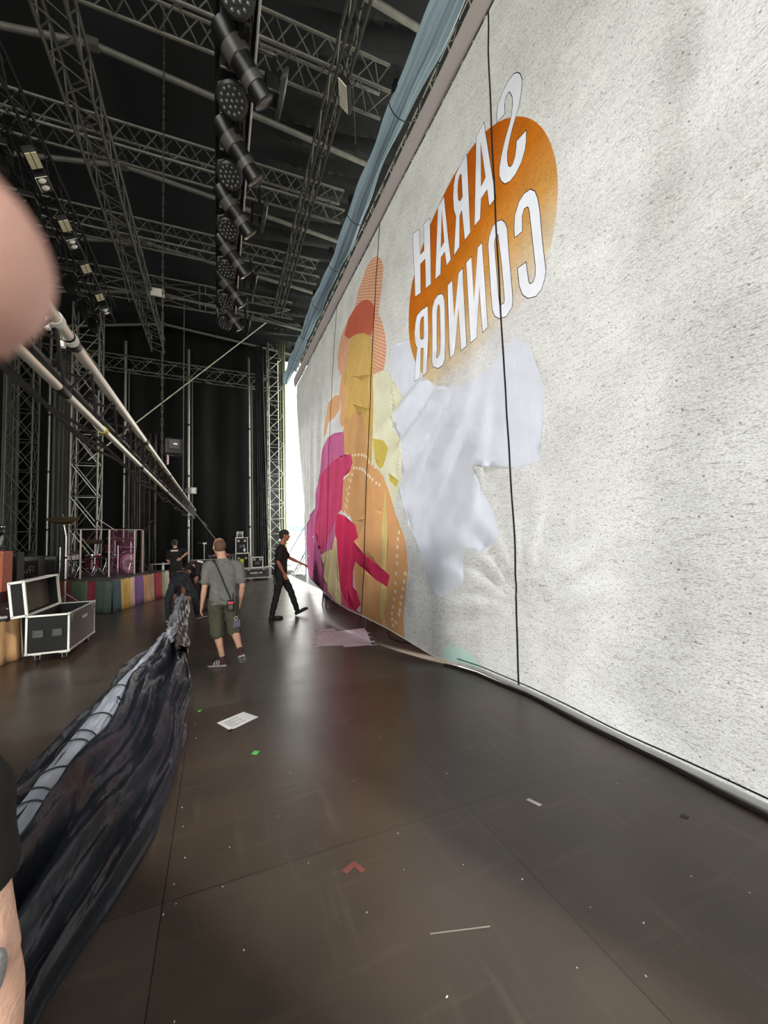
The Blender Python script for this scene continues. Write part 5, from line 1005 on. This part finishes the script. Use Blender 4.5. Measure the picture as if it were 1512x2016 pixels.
MB().grid(skirtfn, 120, 6).build('barrier_cloth', mat('white_barrier_cloth', (226, 232, 236), 0.8, 0, 0.06), solid=0.006, label='white skirt cloth hung outside below the banner edge', cat='cloth')

# ------------------------------------------------------------------ people
def remesh(q, voxel, smooth=3):
    me = bpy.data.meshes.new('tmp'); me.from_pydata([tuple(p) for p in q.v], [], q.f); me.update()
    b = bmesh.new(); b.from_mesh(me); bmesh.ops.recalc_face_normals(b, faces=b.faces[:]); b.to_mesh(me); b.free()
    o = bpy.data.objects.new('tmp', me); col.objects.link(o)
    r = o.modifiers.new('r', 'REMESH'); r.mode = 'VOXEL'; r.voxel_size = voxel
    if smooth: s = o.modifiers.new('s', 'SMOOTH'); s.iterations = smooth; s.factor = 0.5
    ev = o.evaluated_get(bpy.context.evaluated_depsgraph_get()); m2 = bpy.data.meshes.new_from_object(ev)
    r2 = MB(); r2.add([v.co.copy() for v in m2.vertices], [tuple(p.vertices) for p in m2.polygons])
    bpy.data.objects.remove(o); bpy.data.meshes.remove(me); bpy.data.meshes.remove(m2); return r2
def spline(pts, rs, k=5):
    """smooth path through joints with radii"""
    P = [V(p) for p in pts]; out, ro = [], []
    for i in range(len(P) - 1):
        p0, p1, p2, p3 = P[max(0, i - 1)], P[i], P[i + 1], P[min(len(P) - 1, i + 2)]
        for j in range(k):
            t = j / k; out.append(0.5 * ((2 * p1) + (p2 - p0) * t + (2 * p0 - 5 * p1 + 4 * p2 - p3) * t * t + (3 * p1 - p0 - 3 * p2 + p3) * t ** 3)); tt = t * t * (3 - 2 * t); ro.append(rs[i] + (rs[i + 1] - rs[i]) * tt)
    return out + [P[-1]], ro + [rs[-1]]
def limb(q, pts, rs, n=12, k=5, flat=1.0):
    a, b = spline(pts, rs, k); q.tube(a, b, n, True, flat); q.ell(pts[0], rs[0], rs[0], rs[0]); q.ell(pts[-1], rs[-1], rs[-1], rs[-1]); return q
def loft(q, rows, lat, n=20):
    """rows: (centre, half width, half depth); lat: lateral unit vector(s)"""
    R = []
    cs = [V(r[0]) for r in rows]
    for i, (c, rx, ry) in enumerate(rows):
        d = (cs[min(i + 1, len(cs) - 1)] - cs[max(0, i - 1)]).normalized(); x = V(lat); x = (x - d * x.dot(d)).normalized(); y = d.cross(x)
        pw = .8
        R.append([cs[i] + x * (rx * math.copysign(abs(math.cos(a)) ** pw, math.cos(a))) + y * (ry * math.copysign(abs(math.sin(a)) ** pw, math.sin(a))) for a in [2 * PI * k / n for k in range(n)]])
    return q.rings(R)
def hand(q, wrist, d, nrm, thumb, curl=.35, s=1.0, spread=.12):
    w, d = V(wrist), V(d).normalized(); n = V(nrm); n = (n - d * n.dot(d)).normalized(); x = d.cross(n).normalized()
    if x.dot(V(thumb)) < 0: x = -x
    R = Matrix((x, d, n)).transposed()
    q.tube([w - d * .02 * s, w + d * .03 * s, w + d * .085 * s], [.026 * s, .036 * s, .040 * s], 12, True, .5) if False else q.ell(w + d * .048 * s, .041 * s, .058 * s, .017 * s, R)
    q.ell(w + d * .012 * s, .028 * s, .03 * s, .019 * s, R)
    for k, (off, L) in enumerate(((.030, .072), (.010, .080), (-.010, .074), (-.029, .058))):
        p = w + d * (.088 - .004 * abs(k - 1)) * s + x * off * s; dd = (d + x * spread * (1.2 - k * .8)).normalized(); pts = [p - d * .02 * s, p]; a = curl * (1 + .12 * k)
        for f in (.45, .32, .23):
            dd = (dd * math.cos(a) + n * math.sin(a)).normalized(); p = p + dd * (L * f * s); pts.append(p)
        q.tube(pts, [.010 * s, .0098 * s, .0092 * s, .0084 * s, .0068 * s], 8); q.ell(pts[-1], .0068 * s, .0068 * s, .0068 * s, n=8, m=6)
    p = w + d * .025 * s + x * .030 * s; p2 = p + (d * .6 + x * .75 + n * .25).normalized() * .040 * s; p3 = p2 + (d * .9 + x * .25 + n * .35).normalized() * .030 * s
    q.tube([p - x * .015 * s, p, p2, p3], [.014 * s, .0135 * s, .0115 * s, .009 * s], 8); q.ell(p3, .009 * s, .009 * s, .009 * s, n=8, m=6)
def head(q, c, fwd, up=(0, 0, 1), s=1.0, face=True):
    c, f, u = V(c), V(fwd).normalized(), V(up); u = (u - f * u.dot(f)).normalized(); x = f.cross(u).normalized(); R = Matrix((x, f, u)).transposed()
    P = lambda a, b, cc: c + R @ (V((a, b, cc)) * s)
    q.ell(P(0, -.012, .030), .076 * s, .094 * s, .090 * s, R); q.ell(P(0, .018, -.030), .062 * s, .074 * s, .088 * s, R); q.ell(P(0, .052, -.088), .038 * s, .034 * s, .026 * s, R)
    q.tube([P(0, .088, .012), P(0, .112, -.022), P(0, .100, -.034)], [.009 * s, .016 * s, .012 * s], 8)
    for k in (-1, 1):
        q.ell(P(k * .078, -.010, -.010), .011 * s, .024 * s, .034 * s, R); q.ell(P(k * .030, .082, .026), .022 * s, .012 * s, .009 * s, R); q.ell(P(k * .040, .066, -.026), .022 * s, .022 * s, .022 * s, R)
    q.ell(P(0, .088, -.056), .024 * s, .012 * s, .007 * s, R); q.ell(P(0, .085, -.069), .020 * s, .011 * s, .007 * s, R)
    return R
def wobble(q, amp, f, seed=0.0):
    for i, p in enumerate(q.v):
        q.v[i] = p + V((math.sin(p.z * f * 1.3 + p.y * f + seed), math.sin(p.x * f * 1.1 + p.z * f * 1.7 + seed * 2), math.sin(p.x * f + p.y * f * .7 + seed))) * amp
    return q
def person(label, o, J, cl, sc=1.0, vox=.0075, group=None):
    """J: joints in world space. cl: clothes."""
    t = empty('person', label, 'person', o, 0, group); lat = V(J['lat']).normalized()
    g = lambda k: V(J[k])
    hd = J['head']; hf = J['face']; hu = J.get('hup', (0, 0, 1))
    q = MB(); R = head(q, hd, hf, hu, sc)
    limb(q, [g('neckb') - (g('neckb') - g('chest')) * .15, g('neckb') * .5 + V(hd) * .5, V(hd) - R @ V((0, .02, .05)) * sc], [.066 * sc, .058 * sc, .056 * sc])
    W = [(g('pelvis') - (g('waist') - g('pelvis')) * .5, .120, .095), (g('pelvis'), .150, .110), (g('waist'), .135, .095), (g('chest'), .150, .108), (g('neckb') * .65 + g('chest') * .35, .130, .085), (g('neckb'), .06, .055)]
    loft(q, [(c, a * sc * J.get('bulk', 1), b * sc * J.get('bulk', 1)) for c, a, b in W], lat)
    for s in ('L', 'R'):
        sh, el, wr = g('sh' + s), g('el' + s), g('wr' + s)
        limb(q, [sh, (sh + el) / 2, el], [.050 * sc, .047 * sc, .039 * sc]); limb(q, [el, el + (wr - el) * .3, wr], [.038 * sc, .043 * sc, .025 * sc], flat=.9)
        limb(q, [sh * .55 + (g('neckb') * .5 + g('chest') * .5) * .45, sh], [.06 * sc, .052 * sc])
        hdn = J.get('hand' + s); dd = V(hdn[0]) if hdn else (wr - el); nn = V(hdn[1]) if hdn else (lat if s == 'L' else -lat); th = V(hdn[2]) if hdn else V(hf)
        hand(q, wr + dd.normalized() * .012, dd, nn, th, hdn[3] if hdn else .3, sc)
        hp, kn, an = g('hip' + s), g('kn' + s), g('an' + s)
        limb(q, [hp, (hp + kn) / 2, kn], [.080 * sc, .070 * sc, .052 * sc]); limb(q, [kn, kn + (an - kn) * .32, kn + (an - kn) * .7, an], [.052 * sc, .056 * sc, .042 * sc, .034 * sc])
    body = remesh(q, vox, 2).build('body', cl.get('skin', M_SKIN), t)
    bk = J.get('bulk', 1)
    # shirt
    q = MB(); pe, wa, ch, nb = g('pelvis'), g('waist'), g('chest'), g('neckb'); hem = pe + (pe - wa) * cl.get('hem', .25)
    loft(q, [(c, a * sc * bk, b * sc * bk) for c, a, b in ((hem, .178, .135), (pe, .178, .133), (wa, .165, .120), (ch, .178, .130), (nb * .55 + ch * .45, .168, .112), (nb - (nb - ch) * .12, .090, .075), (nb + (V(hd) - nb) * .10, .066, .062))], lat)
    for s in ('L', 'R'):
        sh, el, wr = g('sh' + s), g('el' + s), g('wr' + s); c0 = sh * .5 + (nb * .5 + ch * .5) * .5
        if cl.get('sleeve', 'short') == 'short': limb(q, [c0, sh, sh + (el - sh) * cl.get('slv', .72)], [.076 * sc, .072 * sc, .066 * sc])
        else: limb(q, [c0, sh, el, wr - (wr - el) * .08], [.076 * sc, .066 * sc, .052 * sc, .038 * sc])
    wobble(remesh(q, .011, 3), .0035, 38, 1.0).build('shirt', cl['shirt'], t)
    # trousers or shorts
    q = MB(); loft(q, [(pe + (wa - pe) * .45, .158 * sc * bk, .118 * sc * bk), (pe, .170 * sc * bk, .128 * sc * bk), (pe - (wa - pe) * .45, .168 * sc * bk, .125 * sc * bk), (pe - (wa - pe) * .8, .12 * sc, .10 * sc)], lat)
    for s in ('L', 'R'):
        hp, kn, an = g('hip' + s), g('kn' + s), g('an' + s)
        if cl.get('legs') == 'shorts': limb(q, [hp, (hp + kn) / 2, kn + (an - kn) * .12], [.105 * sc, .100 * sc, .098 * sc])
        else: limb(q, [hp, (hp + kn) / 2, kn, kn + (an - kn) * .35, an + (kn - an) * .05], [.098 * sc, .086 * sc, .068 * sc, .066 * sc, .055 * sc])
    tr = wobble(remesh(q, .011, 3), .004, 32, 4.0).build('shorts' if cl.get('legs') == 'shorts' else 'trousers', cl['trousers'], t)
    if cl.get('belt'):
        q = MB(); d = (wa - pe).normalized(); c = pe + d * (wa - pe).length * .52; y = d.cross(lat).normalized(); x = y.cross(d)
        P = [c + x * (.168 * sc * bk * math.cos(a)) + y * (.126 * sc * bk * math.sin(a)) for a in [k * PI / 14 for k in range(29)]]; q.tube(P, .016, 6); q.build('belt', cl['belt'], t)
    # shoes
    for s in ('L', 'R'):
        an, toe, heel = g('an' + s), g('toe' + s), g('heel' + s); d = (toe - heel); L = d.length; d.normalize(); up = (an - heel); up = (up - d * up.dot(d)).normalized(); x = d.cross(up); R2 = Matrix((x, d, up)).transposed()
        q = MB(); c = heel + d * L * .5
        q.ell(heel + d * L * .20 + up * .040, .040 * sc, .062 * sc, .045 * sc, R2); q.ell(c + d * L * .15 + up * .034, .046 * sc, L * .36, .036 * sc, R2); q.ell(toe - d * .05 * sc + up * .028, .042 * sc, .055 * sc, .028 * sc, R2)
        hh = cl.get('boot', .01); limb(q, [heel + d * L * .24 + up * .05, an + (an - heel).normalized() * .0 + (g('kn' + s) - an).normalized() * hh], [.046 * sc, .043 * sc + .012 * (hh > .1)])
        sb = remesh(q, .008, 2).build('boot' if hh > .1 else 'shoe', cl['shoes'], t)
        q = MB(); q.prism([(-.036, -.0), (.036, 0), (.046, L * .55), (.046, L * .78), (.022, L * 1.0), (-.022, L * 1.0), (-.046, L * .78), (-.046, L * .55)], 0.0, .024, Matrix.Translation(heel) @ R2.to_4x4()); q.build('sole', cl.get('sole', M_RUBBER), sb)
        if cl.get('stripes'):
            for k in (-.03, 0, .03): 
                for sd in (-1, 1): MB().box(heel + d * (L * .5 + k) + up * .05 + x * (sd * .040), (.012, .010, .05), R2 @ Matrix.Rotation(.4, 3, 'X')).build('shoe_stripe', cl['stripes'], sb)
    # hair / cap
    c, f, u = V(hd), V(hf).normalized(), V(hu); u = (u - f * u.dot(f)).normalized(); x = f.cross(u).normalized(); R = Matrix((x, f, u)).transposed(); P = lambda a, b, cc: c + R @ (V((a, b, cc)) * sc)
    for k in (-1, 1):
        e = MB().ell(P(k * .030, .083, .008), .013 * sc, .009 * sc, .009 * sc, R, 8, 6).build('eye', M_WHITE, body); MB().ell(P(k * .030, .0905, .008), .006 * sc, .004 * sc, .006 * sc, R, 8, 6).build('iris', M_RUBBER, e) if False else None
    hk = cl.get('hair', 'short'); hm = cl.get('hairmat', mat('dark_hair', (46, 38, 32), 0.7, 0, .3, 60, .5, 160))
    if hk == 'balding':
        q = MB(); q.ell(P(0, -.030, .012), .0815 * sc, .088 * sc, .100 * sc, R)
        remesh(q, .007, 2).build('hair', hm, t)
    elif hk == 'short':
        q = MB(); q.ell(P(0, -.022, .042), .083 * sc, .096 * sc, .086 * sc, R); q.ell(P(0, -.05, -.01), .074 * sc, .060 * sc, .07 * sc, R); remesh(q, .007, 2).build('hair', hm, t)
    elif hk == 'long':
        q = MB(); q.ell(P(0, -.022, .035), .092 * sc, .108 * sc, .096 * sc, R)
        for k in range(9): a = PI + (k - 4) * .42 + PI / 2 * 0; limb(q, [P(.07 * math.sin(a), .07 * math.cos(a), .03), P(.09 * math.sin(a), .09 * math.cos(a), -.06) + V((0, 0, -.03)), P(.07 * math.sin(a), .08 * math.cos(a), -.06) + V((0, 0, -.14))], [.034, .03, .016])
        remesh(q, .009, 2).build('hair', hm, t)
    if cl.get('cap'):
        q = MB(); q.ell(P(0, -.010, .062), .090 * sc, .106 * sc, .072 * sc, R); cb = remesh(q, .008, 2).build('cap', cl['cap'], t)
        def br(a, b): th = (a - .5) * 2.4; r = .085 + .075 * b * math.cos(th * .62); return P(r * math.sin(th) * .92, .012 + r * math.cos(th) * 1.05, .048 - .012 * b + .01 * math.cos(th) * b)
        MB().grid(br, 14, 5).build('brim', cl['cap'], cb, solid=.006)
    return t, P, lat
M_GREYSHIRT = mat('heather_grey_jersey', (112, 110, 106), 0.9, 0, 0.14, 7, 0.45, 16, (1.6, 1.6, .5)); M_OLIVE = mat('olive_cotton', (78, 78, 62), 0.9, 0, 0.2, 5, 0.5, 14, (1.5, 1.5, .6))
M_BLACKSHIRT = mat('black_jersey', (26, 24, 24), 0.85, 0, 0.25, 7, 0.4, 16); M_DARKJEANS = mat('dark_denim', (36, 40, 46), 0.85, 0, 0.25, 7, 0.4, 18); M_LEATHER = mat('black_leather', (22, 21, 21), 0.5, 0, 0.2, 10, .2, 30)
M_MAROON = mat('maroon_suede', (76, 46, 48), 0.8, 0, 0.15)
A, P1, LT1 = person('man walking away in grey t-shirt and olive cargo shorts with a radio on a strap', (.1, 6.2, 0), dict(lat=(1, -.08, 0), pelvis=(.075, 6.22, .95), waist=(.075, 6.21, 1.10), chest=(.08, 6.20, 1.30), neckb=(.065, 6.20, 1.475), head=(.02, 6.245, 1.665), face=(-.42, 1, .02), bulk=1.06,
    shL=(-.125, 6.2, 1.395), elL=(-.165, 6.16, 1.11), wrL=(-.20, 6.22, .865), shR=(.27, 6.18, 1.385), elR=(.325, 6.13, 1.10), wrR=(.30, 6.22, .875),
    hipL=(-.025, 6.22, .90), knL=(-.015, 6.30, .50), anL=(.065, 6.22, .10), heelL=(.115, 6.20, .003), toeL=(-.125, 6.27, .003), hipR=(.175, 6.22, .90), knR=(.215, 6.30, .50), anR=(.29, 6.06, .225), heelR=(.305, 6.00, .155), toeR=(.33, 6.20, .012)),
    dict(shirt=M_GREYSHIRT, trousers=M_OLIVE, legs='shorts', shoes=M_MAROON, sole=mat('pale_sole', (176, 168, 156), 0.7), stripes=M_WHITE, hair='balding', hairmat=mat('cropped_brown_hair', (104, 74, 60), 0.75, 0, .2, 50, .4, 200), hem=.55))
# shoulder strap, radio, keys
q = MB(); q.tube([(-.06, 6.16, 1.485), (-.03, 6.075, 1.44), (.03, 6.045, 1.30), (.095, 6.055, 1.12), (.15, 6.06, .98), (.165, 6.045, .93)], .011, 6, True, .5); q.build('radio_strap', M_LEATHER, A)
b = MB().box((.165, 6.035, .85), (.085, .05, .15)).build('radio', M_BLACKPLASTIC, A, bevel=.012); MB().box((.165, 6.005, .895), (.07, .01, .025)).build('red_light', mat('red_light', (226, 70, 70), 0.4), b, label='red display'); MB().tube([(.195, 6.03, .92), (.197, 6.03, 1.02)], .008, 6).build('antenna', M_BLACKPLASTIC, b); MB().box((.165, 6.006, .84), (.05, .006, .05)).build('grille', M_DARKALU, b)
MB().tube([(.235, 6.06, .97), (.245, 6.03, .85), (.235, 6.04, .70)], .009, 6).build('lanyard', M_LEATHER, A); MB().tube([(.235 + .02 * math.cos(a), 6.035, .675 + .025 * math.sin(a)) for a in [i * .6 for i in range(11)]], .007, 5).build('key_ring', M_CHROME, A)
MB().box((.245, 6.06, .60), (.09, .02, .10), Matrix.Rotation(.2, 3, 'Z')).build('pocket_patch', mat('blue_grey_patch', (96, 98, 112), 0.9), A, label='blue grey pocket'); MB().tube([(-.222, 6.22, .90), (-.20, 6.19, .895), (-.18, 6.22, .89), (-.20, 6.25, .895), (-.222, 6.22, .90)], .006, 5).build('bracelet', M_LEATHER, A)

B, P2, _ = person('man in black t-shirt and cap walking right, reaching out towards the banner', (1.4, 9.33, 0), dict(lat=(0, -1, 0), pelvis=(1.30, 9.33, 1.00), waist=(1.315, 9.33, 1.17), chest=(1.325, 9.33, 1.40), neckb=(1.335, 9.33, 1.60), head=(1.40, 9.33, 1.815), face=(1, -.08, -.03),
    shL=(1.36, 9.53, 1.52), elL=(1.525, 9.54, 1.31), wrL=(1.79, 9.50, 1.17), handL=((.85, -.02, -.40), (0.2, -.3, -.9), (.3, -.9, .3), .22), shR=(1.285, 9.12, 1.52), elR=(1.215, 9.08, 1.25), wrR=(1.335, 9.08, 1.0), handR=((.4, .05, -.92), (.2, .9, .1), (.9, 0, .4), .2),
    hipR=(1.28, 9.23, .94), knR=(1.20, 9.23, .53), anR=(1.09, 9.23, .10), heelR=(1.025, 9.23, .004), toeR=(1.325, 9.21, .004), hipL=(1.34, 9.43, .94), knL=(1.535, 9.43, .555), anL=(1.675, 9.43, .125), heelL=(1.635, 9.43, .01), toeL=(1.925, 9.41, .13)),
    dict(skin=mat('tanned_skin', (168, 110, 84), 0.55, 0, 0.12, 14, .15, 60), shirt=M_BLACKSHIRT, trousers=mat('black_jeans', (30, 29, 27), 0.85, 0, 0.25, 7, .4, 18), shoes=M_LEATHER, boot=.17, hair='short', cap=mat('grey_cap', (52, 50, 46), 0.85, 0, .15), hem=.6), sc=1.08)
MB().tube([(1.15, 9.16, .95), (1.16, 9.10, .80), (1.20, 9.10, .74)], .035, 8).build('tool_pouch', M_LEATHER, B); MB().tube([P2(.05, .02, -.14), P2(.0, .10, -.20), P2(-.05, .02, -.14)], .006, 5).build('necklace', M_DARKALU, B)

Cp, P3, _ = person('man in black jeans bending right over, seen from behind, hauling the black cloth', (-.7, 10.15, 0), dict(lat=(1, 0, 0), pelvis=(-.77, 10.20, .92), waist=(-.77, 10.40, 1.00), chest=(-.76, 10.66, .90), neckb=(-.76, 10.84, .74), head=(-.76, 10.98, .58), face=(0, .35, -.95), hup=(0, .95, .3),
    shL=(-.95, 10.74, .78), elL=(-.92, 10.56, .50), wrL=(-.835, 10.34, .33), shR=(-.57, 10.74, .78), elR=(-.58, 10.56, .50), wrR=(-.645, 10.34, .31),
    hipL=(-.885, 10.17, .86), knL=(-1.005, 10.14, .48), anL=(-1.0, 10.16, .10), heelL=(-1.0, 10.10, .004), toeL=(-1.06, 10.37, .004), hipR=(-.655, 10.17, .86), knR=(-.465, 10.14, .48), anR=(-.42, 10.16, .10), heelR=(-.43, 10.10, .004), toeR=(-.22, 10.28, .004)),
    dict(shirt=M_BLACKSHIRT, trousers=M_DARKJEANS, shoes=mat('brown_shoe', (66, 56, 46), 0.7), sole=mat('pale_sole', (176, 168, 156), 0.7), hair='short', belt=mat('brown_belt', (98, 80, 74), 0.6), hem=-.15))
D, P4, _ = person('man in black shirt with a white bar on the back, standing beside the drum riser', (-1.22, 14.5, 0), dict(lat=(1, 0, 0), pelvis=(-1.22, 14.5, .95), waist=(-1.22, 14.5, 1.10), chest=(-1.22, 14.5, 1.32), neckb=(-1.24, 14.5, 1.52), head=(-1.265, 14.56, 1.69), face=(-.2, 1, -.1),
    shL=(-1.41, 14.5, 1.44), elL=(-1.46, 14.56, 1.17), wrL=(-1.36, 14.72, 1.0), shR=(-1.04, 14.5, 1.46), elR=(-.88, 14.46, 1.40), wrR=(-1.06, 14.36, 1.22), handR=((-.8, .1, -.5), (-.2, .9, .1), (-.3, 0, .9), .3),
    hipL=(-1.32, 14.5, .9), knL=(-1.33, 14.5, .5), anL=(-1.33, 14.52, .09), heelL=(-1.33, 14.46, .004), toeL=(-1.36, 14.72, .004), hipR=(-1.12, 14.5, .9), knR=(-1.11, 14.5, .5), anR=(-1.11, 14.52, .09), heelR=(-1.11, 14.46, .004), toeR=(-1.08, 14.72, .004)),
    dict(shirt=M_BLACKSHIRT, trousers=mat('black_jeans', (30, 29, 27), 0.85), shoes=M_LEATHER, hair='short', cap=mat('olive_cap', (64, 62, 54), 0.85), hem=.5))
MB().box((-1.25, 14.363, 1.465), (.20, .012, .045)).build('back_print', M_WHITE, D, label='white bar print')
E5, P5, _ = person('dark haired worker bowed forward towards the cloth, half hidden behind the man in grey', (-.15, 11.5, 0), dict(lat=(.35, -.94, 0), pelvis=(-.10, 11.50, .93), waist=(-.20, 11.46, 1.06), chest=(-.38, 11.38, 1.14), neckb=(-.53, 11.30, 1.13), head=(-.655, 11.22, 1.08), face=(-.55, -.45, -.7), hup=(-.7, -.3, .65),
    shR=(-.40, 11.58, 1.14), elR=(-.48, 11.50, .86), wrR=(-.60, 11.30, .65), shL=(-.44, 11.14, 1.12), elL=(-.47, 11.04, .84), wrL=(-.58, 10.96, .62), hipR=(-.08, 11.60, .90), knR=(-.14, 11.60, .50), anR=(-.06, 11.62, .10), heelR=(-.0, 11.62, .004), toeR=(-.26, 11.58, .004),
    hipL=(-.12, 11.40, .90), knL=(-.20, 11.36, .50), anL=(-.12, 11.38, .10), heelL=(-.06, 11.38, .004), toeL=(-.32, 11.33, .004)),
    dict(shirt=mat('charcoal_print_shirt', (38, 36, 36), 0.85, 0, .5, 9), trousers=M_DARKJEANS, shoes=M_LEATHER, hair='long', hairmat=mat('black_hair', (24, 21, 20), 0.6, 0, .3, 60, .5, 160), hem=.2))
MB().box((-.40, 11.20, 1.235), (.14, .03, .05), Matrix.Rotation(.3, 3, 'Y')).build('shirt_print', M_WHITE, E5, label='white shirt print')
F6, P6, _ = person('person at the left picture edge, only black sleeve and bare arm in view', (-0.615, .95, 0), dict(lat=(.95, -.3, 0), pelvis=(-0.651, .95, .95), waist=(-0.651, .95, 1.10), chest=(-0.641, .94, 1.30), neckb=(-0.641, .94, 1.47), head=(-0.641, .98, 1.65), face=(.1, 1, 0),
    shR=(-.405, .895, 1.37), elR=(-.342, .895, 1.09), wrR=(-.335, .935, .85), handR=(V((.0, .3, -.95)), V((-.9, .1, 0)), V((0, .9, .2)), .35), shL=(-0.841, 1.0, 1.38), elL=(-0.901, 1.02, 1.1), wrL=(-0.851, 1.2, .95), hipL=(-0.751, .96, .9), knL=(-0.751, .98, .5), anL=(-0.751, .96, .1), heelL=(-0.761, .90, .004), toeL=(-0.751, 1.16, .004),
    hipR=(-0.551, .93, .9), knR=(-0.551, .95, .5), anR=(-0.551, .93, .1), heelR=(-0.551, .87, .004), toeR=(-0.531, 1.13, .004)),
    dict(skin=mat('pinkish_skin', (240, 192, 168), 0.5, 0, 0.08, 18, .2, 90), shirt=M_BLACKSHIRT, trousers=M_DARKJEANS, shoes=M_LEATHER, hair='short', hem=.4, slv=.50), vox=.006)
MB().ell((-.318, .832, 1.10), .018, .02, .042, Matrix.Rotation(.25, 3, 'Y')).build('elbow_bag', mat('light_grey_bag', (150, 150, 152), 0.6, 0, .25, 30, .5, 60), F6, label='light grey bag at the elbow')
person('tiny figure in dark clothes standing outside behind the equipment cart', (4.05, 25.2, -1.65), dict(lat=(-1, 0, 0), pelvis=(4.05, 25.2, -.72), waist=(4.05, 25.2, -.55), chest=(4.05, 25.2, -.34), neckb=(4.05, 25.2, -.17), head=(4.05, 25.17, 0.01), face=(-.2, -1, 0),
    shL=(4.23, 25.2, -.26), elL=(4.28, 25.15, -.54), wrL=(4.22, 25.0, -.7), shR=(3.87, 25.2, -.26), elR=(3.82, 25.15, -.54), wrR=(3.88, 25.0, -.7), hipL=(4.14, 25.2, -.77), knL=(4.15, 25.2, -1.18), anL=(4.15, 25.2, -1.55), heelL=(4.15, 25.25, -1.645), toeL=(4.16, 25.0, -1.645), hipR=(3.96, 25.2, -.77), knR=(3.95, 25.2, -1.18), anR=(3.95, 25.2, -1.55), heelR=(3.95, 25.25, -1.645), toeR=(3.94, 25.0, -1.645)),
    dict(shirt=M_BLACKSHIRT, trousers=M_DARKJEANS, shoes=M_LEATHER, hair='short'), vox=.012)

# the photographer's own fingertip, close to the lens at the left edge
def fingertip():
    t = empty('finger', "photographer's fingertip out of focus, covering the left picture edge", 'finger', (-.045, .03, 1.765))
    fw = V((0.37950661, 0.92331734, 0.05882021)); rt = V((0.92518543, -0.37856011, -0.02691024)); upv = V((0.00257971, -0.06463221, 0.99790582))
    c = V((0, 0, 1.75)) + fw * .036
    tip = c + rt * (-.0410) + upv * .0233      # centre of the round end of the finger
    d = (rt * -1 + upv * .25 - fw * .25).normalized()
    q = MB(); P, Rr = [], []
    for k in range(10): a = k / 9 * PI / 2; P.append(tip - d * (.0092 * math.cos(a))); Rr.append(max(.0004, .0099 * math.sin(a)))
    for s, r in ((.006, .0101), (.014, .0102), (.022, .0101), (.028, .0098), (.036, .0096), (.050, .0098), (.062, .0102)): P.append(tip + d * s); Rr.append(r)
    q.tube(P, Rr, 28, True, .92); q.build('skin', mat('finger_skin', (236, 182, 166), 0.5, 0, .06, 120, .1, 700), t)
    n = (fw - d * fw.dot(d)).normalized(); x = d.cross(n); 
    def nail(a, b): th = (a - .5) * 1.7; return tip + d * (-.004 + .013 * b) + n * (.0094 * math.cos(th)) + x * (.0090 * math.sin(th))
    MB().grid(nail, 10, 8).build('nail', mat('finger_nail', (226, 176, 164), 0.3), t, solid=.0004)
fingertip()
